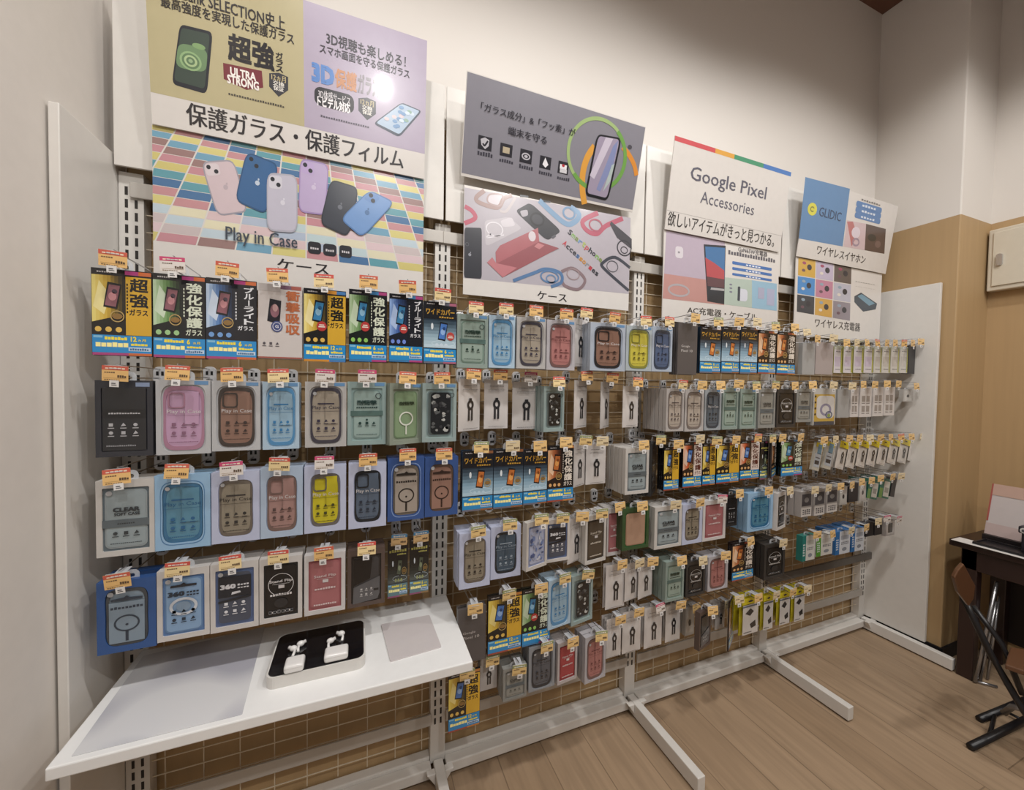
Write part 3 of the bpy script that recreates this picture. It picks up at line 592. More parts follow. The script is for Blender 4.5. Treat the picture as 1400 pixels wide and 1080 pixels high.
        f.text('360', -NW*.32, NH*.6, -.002, NH*.68, T, 3, .05) if False else f.text('耐衝撃', -NW*.22, NH*.64, NW*.26, NH*.7, T, 3, .05)
        f.ring(0, NH*.42, NW*.22, NW*.2, NW*.04, G('d8dccd'), 4); f.rect(-NW*.02, NH*.16, NW*.02, NH*.31, G('d8dccd'), 4)
    elif mode in ('flat360', 'dark360'):
        f.flat([(-NW*.25, NH*.75), (NW*.25, NH*.75), (NW*.25, NH*.78), (.006, NH*.785), (0, NH*.81), (-.006, NH*.785), (-NW*.25, NH*.78)], G('1f222c'), 3)
        if mode == 'dark360': f.rect(-NW*.34, NH*.5, NW*.34, NH*.8, G('20232c'), 2); f.flat([(-NW*.34, NH*.45), (NW*.34, NH*.5), (NW*.34, NH*.47), (-NW*.34, NH*.42)], G('23252c'), 3); f.flat([(-.008, NH*.53), (.014, NH*.55), (.012, NH*.575), (-.006, NH*.57)], G('d9d9de'), 4)
        else: f.ring(0, NH*.47, NW*.27, NW*.22, NW*.06, G('c9d0d8'), 4); f.ell(0, NH*.47, NW*.14, NW*.12, G('7f9ab4'), 4)
        f.text('360', -NW*.3, NH*.62, NW*.02, NH*.69, T, 4, .05); f.scrib(NW*.05, NH*.65, NW*.3, NH*.69, T, 4, 4); f.scrib(NW*.05, NH*.61, NW*.3, NH*.64, T, 4, 4); f.ell(-NW*.29, NH*.84, .006, .006, G('b5b6ba'), 3, 12)
    elif mode == 'flip':
        f.ring(0, NH*.58, NW*.3, NW*.3, .0016, T, 3, 28) if fill == '1d1d1f' else None
        f.text('Stand Flip', -NW*.27, NH*.6, NW*.27, NH*.655, T, 3, .02); f.rect(-NW*.06, NH*.52, NW*.08, NH*.57, G('d6cfcf'), 3); f.rect(-NW*.2, NH*.585, NW*.2, NH*.59, T, 3)
        if fill == '1d1d1f': f.ell(0, NH*.29, NW*.16, NW*.13, G('2d2d30'), 3); f.scrib(-NW*.3, NH*.12, NW*.3, NH*.2, G('6a6a6c'), 6, 3)
        f.scrib(-NW*.26, NH*.4, NW*.26, NH*.45, T, 8, 3); f.scrib(-NW*.28, NH*.14, NW*.28, NH*.18, T, 10, 3)
    elif mode == 'camo':
        random.seed(5)
        f.flat(rr(-NW*.26, NH*.14, NW*.32, NH*.84, .012), G('1f2023'), 2)
        for k in range(26):
            a, e = random.uniform(-NW*.2, NW*.26), random.uniform(NH*.18, NH*.8); r1 = random.uniform(.004, .011)
            f.flat([(a+r1*random.uniform(.6, 1.4)*math.cos(t*1.05), e+r1*random.uniform(.5, 1.2)*math.sin(t*1.05)) for t in range(6)], G(random.choice(['9a9c98', '5a5c5c', 'b9bbb6', '3a3b3d'])), 3+k % 4)
        f.ring(NW*.36, NH*.8, .008, .008, .002, G('3f4a4a'), 3)
    elif mode == 'black':
        f.rect(-NW*.38, NH*.08, NW*.38, NH*.9, G('26272b'), 2); f.rect(-NW*.38, NH*.5, NW*.38, NH*.62, G('1b1b1f'), 3); f.scrib(-NW*.28, NH*.555, NW*.28, NH*.585, G('b9b9bd'), 12, 4); f.rect(NW*.2, NH*.92, NW*.45, NH*.975, G('7f93b5'), 3)
        icons(f, -NW*.34, NH*.25, NW*.3, NH*.46, G('b0b0b4'), 3, 2); f.scrib(-NW*.32, NH*.13, NW*.2, NH*.16, G('8a8a8e'), 14, 4)
    elif mode == 'leather':
        f.flat([(-NW*.34, NH*.35), (NW*.36, NH*.5), (NW*.36, NH*.2), (NW*.3, NH*.1), (-NW*.36, NH*.06)], G('5c5c60'), 3); f.flat([(-NW*.34, NH*.38), (NW*.1, NH*.48), (NW*.16, NH*.84), (-NW*.34, NH*.84)], G('1b1a1c'), 3)
        icons(f, -NW*.2, NH*.16, NW*.2, NH*.34, G('b5b3b3'), 3, 2); f.rect(NW*.2, NH*.25, NW*.33, NH*.29, G('2a2a2d'), 4)
    elif mode == 'floral':
        random.seed(9)
        for k in range(40): f.ell(random.uniform(-NW*.3, NW*.3), random.uniform(NH*.15, NH*.82), random.uniform(.003, .009), random.uniform(.003, .01), G(random.choice(['6a7fb5', 'a9b4d0', '46578a', 'c9cbd6', '8a93b5'])), 2+k % 6, 9)
    elif mode == 'blank':
        pass
    if mode not in ('leather', 'black', 'flip', 'floral', 'blank', 'camo', 'magring'): icons(f, -NW*.27, NH*.22, NW*.27, NH*.36 if mode == 'clear' else NH*.45, T, 3, 1 if mode in ('clear', 'tough', 'ring') else 2) if mode != 'ring' else None
    if mode.startswith('box') or mode in ('tough', 'camo', 'magring'): f.rect(NW*.2, NH*.935, NW*.46, NH*.985, G('5f8fc0'), 3)
    if not mode == 'blank' or f.v: f.scrib(-NW*.27, NH*.16, NW*.27, NH*.175, T, 16, 3) if mode in ('play', 'cam', 'boxplay', 'boxcam', 'clear', 'tough') else None
    if f.v: parts.append(('printed_face', f.mesh('printed_face')))
    parts.append(('hang_tab', tab_mesh(d)))
    bb = MB(); bb.box((x0, 0, 0), (x1, d, NH), fr); bb.box((x0+.006, -.0005, NH*.1), (x1-.006, 0, NH*.9), G(fill))
    PROTO[key] = dict(kind='case_box', cat='phone case', d=d, parts=parts, back=bb.mesh('carton'))
def pouch(key, face='d2cbc8', item='2b2a2d', head=None, d=.012, cable=True, base=None):
    b = MB(); m = G(base or face); n = 8
    # softly bulging pouch
    vs, fs = [], []
    for i in range(n+1):
        for j in range(n+1):
            u, v = i/n, j/n; bu = math.sin(math.pi*u)*math.sin(math.pi*min(v*1.25, 1))
            vs.append(((u-.5)*NW, d*.45*(1-bu), v*NH))
    k = len(vs); vs += [(x, d-y, z) for x, y, z in vs]
    for i in range(n):
        for j in range(n):
            a = i*(n+1)+j; fs += [(a, a+n+1, a+n+2, a+1), (k+a, k+a+1, k+a+n+2, k+a+n+1)]
    b.add(vs, fs, m); body = b.mesh('pouch')
    for p in body.polygons: p.use_smooth = True
    f = MB(); T = G('4a464a')
    if cable:
        f.scrib(-NW*.3, NH*.86, NW*.3, NH*.875, T, 10, 3); f.scrib(-NW*.36, NH*.79, NW*.36, NH*.8, T, 14, 3); f.scrib(-NW*.36, NH*.765, NW*.3, NH*.775, T, 12, 3)
        B = G(item); f.ring(0, NH*.5, NW*.15, NH*.1, NW*.09, B, 3, 20); f.rect(-NW*.11, NH*.2, -NW*.03, NH*.46, B, 4); f.rect(NW*.03, NH*.2, NW*.11, NH*.46, B, 4); f.rect(-NW*.06, NH*.58, NW*.06, NH*.63, B, 4)
        f.scrib(-NW*.34, NH*.04, NW*.34, NH*.055, T, 16, 3)
    if head:
        f.rect(-NW/2, NH*(.76 if cable else .84), NW/2, NH*1.0, V(head), 3); f.ell(0, NH*.91, NW*.14, NH*.025, G('2b2a28'), 4)
    if head and not cable:
        f.rect(-NW*.44, NH*.04, NW*.46, NH*.82, G(face), 2); f.flat([(-NW*.3, NH*.6), (0, NH*.72), (NW*.2, NH*.62), (-NW*.02, NH*.52)], G(item), 4); f.flat([(-NW*.02, NH*.3), (NW*.3, NH*.38), (NW*.34, NH*.22), (NW*.06, NH*.18)], G(item), 4); f.scrib(-NW*.38, NH*.08, NW*.1, NH*.12, T, 8, 4); f.rect(-NW*.44, NH*.76, NW*.46, NH*.8, G('5c6a80'), 4)
    ym = [(v[0], v[1]-.0 if v[1] > -1 else 0, v[2]) for v in f.v]; f.v = [(x, y-.0004, z) for x, y, z in ym]
    PROTO[key] = dict(kind='accessory_pouch', cat='cable', d=d, parts=[('pouch', body)]+([('printed_face', f.mesh('printed_face'))] if f.v else [])+[('hang_tab', tab_mesh(d))], back=body)
def card(key, c, txt=None, d=.008, side=None, cat='accessory', kind='accessory_box', draw=None, tab=True):
    b = MB(); b.box((-NW/2, 0, 0), (NW/2, d, NH), C(side or c)); body = b.mesh('carton'); f = MB(); f.rect(-NW/2+.0005, .0005, NW/2-.0005, NH-.0005, C(c), 1)
    if txt: f.text(txt[0], -NW*.32, NH*.52, NW*.12, NH*.575, G(txt[2]), 3, .01); f.text(txt[1], -NW*.32, NH*.44, NW*.26, NH*.49, G(txt[2]), 3, .01)
    if draw: draw(f)
    PROTO[key] = dict(kind=kind, cat=cat, d=d, parts=[('carton', body), ('printed_face', f.mesh('printed_face'))]+([('hang_tab', tab_mesh(d))] if tab else []), back=body)

PH1 = ('8a5a64', 'c48a90', '4a3a48'); PH2 = ('3a7fae', '8ab8d4', '2a5680'); PH3 = ('c4733a', 'e0a05a', '8a4a24'); PH4 = ('4a78c0', '8fb0de', '2c4a80')
film('gold', ('c9a53c', 'e0cf7a'), '1d1b1a', 'd0a433', '1b1a18', '超強', 'ガラス', PH1)
film('green', ('6f9a5c', 'b5ccaa'), '151a1a', '18191c', 'd5dcc8', '強化保護', 'ガラス', PH1, '6', None, ('a8447a', 'c4683c'), '2a8ac8', '9cc48a')
film('blue', ('4a74b0', 'b4c8e0'), '171b28', '181a22', 'dfe0e4', 'ブルーライト', 'ガラス', PH1, '6', None, ('a8447a', 'c4683c'), '2a8ac8', '6f9ad0')
whitefilm('shock')
film('gold_badge', ('c9a53c', 'e8d88a'), '1d1b1a', 'd0a433', '1b1a18', '超強', 'ガラス', PH2, '12', 'b03a38', ('c88a3a', '4a7ab0'))
film('green_badge', ('6a9058', 'a9c09a'), '141a16', '18191c', 'd5dcc8', '強化保護', 'ガラス', PH2, '6', 'b03a38', ('3f78a8', 'a8447a'), '2a8ac8', '8cc060')
film('blue_badge', ('3f5fa0', '8aa8d8'), '171b28', '181a22', 'dfe0e4', 'ブルーライト', 'ガラス', PH2, '6', 'b03a38', ('3f78a8', 'a8447a'), '2a8ac8', '6f8ad8')
film('wide_blue', ('8fa9b8', 'b9d0dc'), '2a3a48', '1b1c22', 'c99a3c', 'ワイドカバー', None, PH4, '6', 'b84a44', ('6a6a78', 'a8647a'), '2a8ac8', 'c8d8e4', True)
film('wide_amber', ('7f9fb4', 'a9c4d4'), '26323f', '1b1c22', 'c99a3c', 'ワイドカバー', None, PH3, '6', None, ('6a6a78', '8a5a3a'), '2a86c0', 'b5cfe0', True)
film('amber', ('b0623a', 'dcae84'), '251a18', '1a191b', 'e2d8cc', '強化保護', 'ガラス', PH3, '6', None, ('9a4a3a', 'b8783c'), '2a86c0', 'd9a870')
film('gold_night', ('c9a53c', 'e0c860'), '1d1b1a', 'd0a433', '1b1a18', '超強', 'ガラス', PH4, '12', None, ('9a4a3a', 'b8783c'), '2f86c0')
film('amber_night', ('c4552f', 'e0b49a'), '251a18', 'dccdc4', '5a2a24', '強化保護', 'ガラス', PH4, '6', None, ('9a4a3a', 'b8783c'), '2a86c0', 'd9a870')
film('lens', ('2b2f2c', '4a5048'), '17181a', '1c1c1c', 'c8c26a', '', None, ('57604f', '8f9a7c', '2a2e2a'), '6', None, ('8a4a6a', '8a6a3a'), '5a7a80', '9aa06a', True)
GX = 'b9babd'
case('black_box', '34353c', '26272b', '2a2b30', 'black', 'b0b0b4')
case('pink', GX, 'ab7690', 'bf93b6', 'boxcam', '8a5a78'); case('brown', GX, '3f3530', '8f6a58', 'boxcam', '3a2a26')
case('sky', 'a9c4d8', '4a8cc0', '8fb4cc', 'boxplay', '2f7ab5'); case('sand', 'b4b2b0', '45404a', 'a39786', 'boxplay', '3a3448')
case('teal', '8ea6a4', '78928e', '93aba6', 'tough', '24403c'); case('magring', '8a9484', '6a8460', '7f9a72', 'magring', '2f4028')
case('camo', '93a6a4', '6f8486', '55605f', 'camo', '2a2c2c')
case('clear', 'c9c4be', '8f9a9e', '93a1a6', 'clear', '2f363a', .022, '5f6b72')
case('azure', '8fb9de', '2f6f9c', '4f8ba8', 'play', '1f5f94', .022, '3f6f8f', '4a7fb5'); case('lav_sand', 'b9c0dc', '6a6054', '8f8470', 'play', '2f2a28')
case('pale_rose', 'a9bcd4', '7a5f58', 'a87f78', 'cam', '5a4340'); case('lav_yellow', 'b9c0dc', '6a6460', 'd0c11c', 'cam', '4a4a20'); case('lav_navy', 'b9c0dc', '20262e', '55657a', 'cam', '2a3444')
case('royal_sand', '2f5296', '6a6258', 'a3968a', 'ring', '2a2522', .022, '3a4a70', '7f9ad0'); case('royal_brown', '2f5296', '5a4438', '9a7262', 'ring', '3a2622', .022, '3a4a70')
case('royal_ring', '2c5598', '3f444a', '7f93a4', 'ring', '2f3a4a', .022, '3a4450'); case('sky360', 'cdc8c2', '5f86b4', '7fa4cc', 'flat360', '243040', .022, '5a7aa8')
case('dark360', 'cdc8c2', '4a5f8a', '4a5060', 'dark360', 'dcdce0', .022, '5a6a90'); case('flip_black', 'cdc8c2', '1a1a1c', '1d1d1f', 'flip', 'd8d4d2', .022, '2a2a2a')
case('flip_rose', 'cdc8c6', 'a85f64', 'b0666a', 'flip', 'dcc4c4', .022, '9a585c'); case('leather', '5a4a42', '2f2c2c', '3f3d40', 'leather', 'b5b3b3', .022, '2f2a28')
case('flip_red', 'b9b0ae', 'a83238', 'b23a40', 'flip', 'e0c4c4', .02, '8f2c30')
case('flip_brown', 'c9c4be', '4a3f34', '4f4438', 'flip', 'c9beb0', .022, '3a332c')
case('floral', 'c9c4bc', '8f9ac0', 'a9b0cc', 'floral', '3a4a7a', .022, '8f9ac0')
case('forest', '36562f', 'a87f66', 'b08a70', 'blank', '3a2a22', .02, '2f5a30'); case('yellow', 'a9b6bc', '8a8a34', 'd0c33c', 'boxcam', '6a6420'); case('navy', 'a9b6c8', '2f3f58', '4a5f86', 'boxcam', '24304a')
case('rose', 'b4b0b6', '7a5550', 'b5736e', 'boxplay', '7a3f40'); case('cocoa', 'a9b4c4', '2c2626', '8f6654', 'boxcam', '3a2622')
case('moss', '8c9e96', '728c7e', '92a69a', 'tough', '1f3a2c'); case('lav_teal', 'b9c0dc', '1c2630', '41566a', 'play', '8fa0b0'); case('charcoal', '8f9298', '2f3036', '5a5c64', 'boxplay', '24252a')
case('greyclear', '8f8f8a', '8a8a84', '94948c', 'clear', '4a4a46', .02, '7f7f7a'); case('onyx', '3a3634', '1c1c1d', '1d1d1f', 'flip', 'c9c6c2', .02, '232222'); case('graphite', '2a2a2c', '1c1c1d', '232325', 'black', '7a7a7a', .016)
case('warm_sand', 'b4aeaa', '7a6f68', 'b3a698', 'boxplay', '4a3f44'); case('slate', '9aa2a8', '3a4450', '55626e', 'boxcam', '20262e')
pouch('cable'); pouch('cable_small', 'cfc8c4'); pouch('yellow_cable', 'd4cdc4', '2f2e30', 'd8c41c'); pouch('yellow_adapter', 'cfcbc6', '2d2c30', 'cfc01a', .03, False, 'c4b41a')
def barcodes(f):
    f.rect(-NW/2, NH*.84, NW/2, NH, G('d0bc1c'), 3); f.rect(-NW*.2, NH*.6, NW*.35, NH*.95, G('5a86a0'), 4); f.rect(-NW*.4, NH*.12, NW*.42, NH*.62, G('a9b0b8'), 4); f.rect(-NW*.3, NH*.22, NW*.3, NH*.36, G('34343a'), 5); f.rect(-NW*.3, NH*.44, NW*.3, NH*.48, G('5a5a60'), 5)
card('barcode', 'b5aea0', None, .012, None, 'cable', 'accessory_box', barcodes)
card('pixel', '5a5453', ('Google', 'Pixel 10', 'c4bebb'), .012, None, 'phone case', 'accessory_box'); card('greycard', 'a3a3a2', None, .02); card('rosecard', 'aa9e9c', None, .02)
def smallwhite(acc):
    def d(f):
        f.scrib(-NW*.3, NH*.8, NW*.3, NH*.84, G('6a666c'), 5, 3); f.rect(-NW*.36, NH*.25, NW*.3, NH*.62, G(acc), 3); f.scrib(-NW*.3, NH*.12, NW*.3, NH*.17, G('77737a'), 6, 3); f.rect(NW*.34, .004, NW*.48, NH*.96, G('a9a83c'), 3); f.rect(-NW*.48, NH*.9, NW*.48, NH*.985, G('c0c4b4'), 3)
    return d
card('lilac_small', 'd2ccd0', None, .03, 'a9a63c', 'cable', 'accessory_box', smallwhite('c9bcd2')); card('cream_small', 'cfccc4', None, .03, 'c4c2b4', 'cable', 'accessory_box', smallwhite('c4c0b8'))
def coil(f):
    f.rect(-NW*.46, NH*.1, NW*.46, NH*.84, G('c8a23c'), 2); f.flat(rr(-NW*.36, NH*.18, NW*.44, NH*.8, .02), G('cfccc8'), 3); f.ring(NW*.05, NH*.42, NW*.26, NH*.17, NW*.1, G('8a86a0'), 4); f.ring(NW*.2, NH*.28, NW*.16, NH*.1, NW*.05, G('4a5a78'), 5); f.ell(NW*.2, NH*.26, NW*.07, NH*.05, G('8aa04a'), 6); f.rect(-NW*.46, 0, NW*.46, NH*.1, G('3f4654'), 3)
    for k in range(4): f.ell(-NW*.42, NH*(.3+.16*k), .004, .006, G('3a2a2a'), 6, 8)
card('coil', 'bdbab4', None, .014, None, 'cable', 'accessory_box', coil)
def textbox(f):
    for k in range(2):
        for i in range(2): f.rect(-NW*.34+i*NW*.38, NH*(.18+.34*k), -NW*.06+i*NW*.38, NH*(.38+.34*k), G('9a928e'), 3); f.scrib(-NW*.34+i*NW*.38, NH*(.11+.34*k), -NW*.06+i*NW*.38, NH*(.15+.34*k), G('4a4648'), 4, 3)
card('white_text', 'd4cdca', None, .02, None, 'charger', 'accessory_box', textbox)
def sq(f): f.rect(-NW*.4, NH*.1, NW*.4, NH*.9, G('c9c6c0'), 2); f.ell(0, NH*.45, NW*.14, NH*.12, G('33312f'), 3)
card('square_box', 'b5b1ab', None, .02, None, 'charger', 'accessory_box', sq)
def bat(c1, c2):
    def d(f):
        f.rect(-NW*.5, 0, -NW*.22, NH, G(c1), 2); f.scrib(-NW*.46, NH*.2, -NW*.28, NH*.7, G('dfe4e6'), 2, 3, .6, 5); f.rect(-NW*.14, NH*.62, NW*.4, NH*.8, G(c2), 2); f.scrib(-NW*.12, NH*.4, NW*.4, NH*.54, G('7a7a80'), 5, 3, .7, 2); f.ell(NW*.12, NH*.2, NW*.16, NH*.08, G('8f95a0'), 3)
    return d
card('teal_pack', 'd2d2cc', None, .03, '2a7f74', 'battery', 'accessory_box', bat('2a7f74', 'c4c8c0')); card('green_pack', 'd4d2cc', None, .03, 'cfcdc6', 'battery', 'accessory_box', bat('58a034', 'd4d2cc')); card('blue_pack', 'cfd4dc', None, .03, '2f6fb4', 'battery', 'accessory_box', bat('2f6fb4', 'b4bccb'))
def dev(f): f.rect(-NW*.4, NH*.1, NW*.4, NH*.9, G('bdb8b4'), 2); f.rect(-NW*.25, NH*.2, NW*.25, NH*.8, G('2c2a2e'), 3)
card('dark_device', '2c2a2c', None, .03, None, 'charger', 'accessory_box'); card('device_frame', 'a9a29e', None, .02, None, 'charger', 'accessory_box', dev)
def half(f): f.rect(-NW*.46, 0, NW*.46, NH*.36, G('cdc6c0'), 2); f.scrib(-NW*.36, NH*.08, NW*.36, NH*.3, G('5a565a'), 4, 3, .7, 3); f.rect(-NW*.42, NH*.42, NW*.42, NH*.9, G('4a4548'), 2); f.ell(0, NH*.66, NW*.2, NH*.1, G('8a8684'), 3)
card('duo_box', '938d88', None, .03, 'b5aeaa', 'charger', 'accessory_box', half)
def gs(f): f.rect(-NW*.1, NH*.1, NW*.44, NH*.86, G('d0cec6'), 2); f.rect(-NW*.5, 0, -NW*.18, NH*.5, G('6a9a4a'), 3); f.rect(NW*.0, NH*.3, NW*.36, NH*.56, G('9a9a94'), 3)
card('green_stripe', '2a6a58', None, .03, '2a6a58', 'charger', 'accessory_box', gs)

# ------------------------------------------------------------------ hooks and what hangs on them
DESC = {
 'gold': 'gold and black screen film packet', 'green': 'green and black screen film packet', 'blue': 'blue and black screen film packet', 'shock': 'white film packet with orange lettering',
 'gold_badge': 'gold film packet with round red badge', 'green_badge': 'green film packet with round red badge', 'blue_badge': 'blue film packet with round red badge', 'wide_blue': 'black and blue wide film packet',
 'wide_amber': 'blue film packet with amber phone', 'amber': 'amber film packet with pale lettering', 'gold_night': 'gold film packet with blue phone', 'amber_night': 'red and amber film packet', 'lens': 'small dark camera lens film packet',
 'black_box': 'black phone case box with window', 'pink': 'pink wavy case in clear box', 'brown': 'brown wavy case in clear box', 'sky': 'pale blue wavy case in box', 'sand': 'sand case with dark wavy outline',
 'teal': 'teal case in clear box', 'magring': 'green case with white ring', 'camo': 'camouflage case in clear box', 'clear': 'clear case in white windowed carton', 'azure': 'bright blue wavy case carton', 'lav_sand': 'sand case in lavender carton',
 'pale_rose': 'rose brown case in pale carton', 'lav_yellow': 'yellow case in lavender carton', 'lav_navy': 'navy case in lavender carton', 'royal_sand': 'sand case in royal blue carton', 'royal_brown': 'brown case in royal blue carton',
 'royal_ring': 'grey ring case in royal blue carton', 'sky360': 'light blue case in white carton', 'dark360': 'dark blue case in white carton', 'flip_black': 'black flip case in white carton', 'flip_rose': 'rose flip case in white carton',
 'leather': 'black leather look case, brown carton', 'flip_red': 'red flip case in grey carton', 'flip_brown': 'dark brown flip case carton', 'floral': 'blue flower print case carton', 'forest': 'tan case in dark green carton',
 'yellow': 'yellow case in clear box', 'navy': 'navy case in clear box', 'rose': 'rose wavy case in clear box', 'cocoa': 'cocoa brown case in black outline', 'moss': 'moss green case in clear box', 'lav_teal': 'deep blue grey case in lavender carton',
 'charcoal': 'charcoal case in clear box', 'greyclear': 'grey clear case in grey box', 'onyx': 'black flip case in dark box', 'graphite': 'thin black case box', 'warm_sand': 'warm beige case in clear box', 'slate': 'slate case in clear box',
 'cable': 'white pouch with black cable picture', 'cable_small': 'small white pouch with cable picture', 'yellow_cable': 'yellow topped white cable pouch', 'yellow_adapter': 'yellow boxed adapter with white front', 'barcode': 'yellow cable card with barcode sticker',
 'pixel': 'dark grey case box, pale lettering', 'greycard': 'plain light grey accessory box', 'rosecard': 'plain rosy grey accessory box', 'lilac_small': 'small lilac and yellow accessory box', 'cream_small': 'small cream accessory box', 'coil': 'white box with coiled cable picture',
 'white_text': 'white charger box with grey panels', 'square_box': 'small square pale charger box', 'teal_pack': 'white and teal battery box', 'green_pack': 'white battery box with green square', 'blue_pack': 'white and blue battery box',
 'dark_device': 'small black device box', 'device_frame': 'small pale box showing black device', 'duo_box': 'grey box with white lower half', 'green_stripe': 'pale box with green side'}
CARDS = {'o': ('e2b878', 'c8604e', 'orange'), 'w': ('d9d2cc', 'c24a72', 'white'), 'p': ('e6cf9c', 'c8544c', 'pale yellow'), 'g': ('e0c084', '8f9a70', 'green edged'), 'b': ('dcb884', '4a86b0', 'blue edged'), 'n': ('e2bd80', 'e2bd80', 'plain orange'), 'c': ('dccaa4', 'dccaa4', 'plain cream')}
HM = {}
def hook_meshes():
    b = MB(); b.prism(rr(-.016, -.022, .016, .034, .014, 6), -.024, -.0135, mat('eeeef0', .3)); b.box((-.009, -.0246, .008), (-.003, -.0238, .02), DARK); b.box((.003, -.0246, .008), (.009, -.0238, .02), DARK); b.box((-.008, -.0246, -.012), (.008, -.0238, -.005), SLOT)
    HM['back_plate'] = b.mesh('back_plate')
    b = MB(); b.tube([(0, -.07, 0), (0, -.95, -.001), (0, -.985, .003), (0, -1, .011)], .0018, STEEL, 6); HM['prong'] = b.mesh('prong')
    b = MB(); b.tube([(0, -.07, .026), (0, -.9, .03), (0, -1, .032)], .0016, STEEL, 6); HM['label_arm'] = b.mesh('label_arm')
    b = MB(); b.box((-.012, -.004, .022), (.012, .04, .0235), mat('d4d6da', .15, .3)); b.box((-.022, -.001, -.006), (.022, .0005, .03), clear_mat()); HM['label_holder'] = b.mesh('label_holder')
    for k, (c, h, nm) in CARDS.items():
        b = MB(); b.box((-.0255, -.0024, -.008), (.0255, -.0016, .029), mat(c, .35))
        f = MB(); f.rect(-.0255, .0185, .0255, .029, mat(h, .35), 1); f.scrib(-.02, .0205, .02, .026, mat('e8d8c0', .4), 5, 2)
        if h == c: f = MB()
        f.scrib(-.021, .011, .0, .0155, mat('6a5540', .5), 5, 2); f.scrib(.004, .0, .022, .009, mat('5a4634', .5), 4, 2, .8); f.rect(-.022, -.001, .022, -.0004, mat('9a7a4a', .5), 2); f.scrib(-.021, -.006, .01, -.003, mat('7a6244', .5), 7, 2)
        f.v = [(x, y-.0024, z) for x, y, z in f.v]; n = len(b.v)
        for i, fc in enumerate(f.f): b.f.append([n+j for j in fc]); b.m.append(b.mi(f.ms[f.m[i]]))
        b.v += f.v; HM['card_'+k] = b.mesh('price_card')
    b = MB(); b.box((-.009, -.0035, -.022), (.009, -.0027, -.006), mat('dcdad8', .35)); b.box((-.005, -.0039, -.018), (.005, -.0034, -.0165), DARK); b.box((-.005, -.0039, -.0145), (.003, -.0034, -.012), mat('55555a')); HM['stock_tag'] = b.mesh('stock_tag')
hook_meshes()
def inst(name, me, parent, loc=None, scale=None, rot=None):
    o = bpy.data.objects.new(name, me); COL.objects.link(o); o.parent = parent
    if loc: o.location = loc
    if scale: o.scale = scale
    if rot: o.rotation_euler = rot
    return o
ORD = 'first second third fourth fifth sixth seventh eighth ninth tenth eleventh twelfth thirteenth fourteenth fifteenth'.split()
BAYN = ['shelf bay', 'second bay', 'third bay', 'end bay']
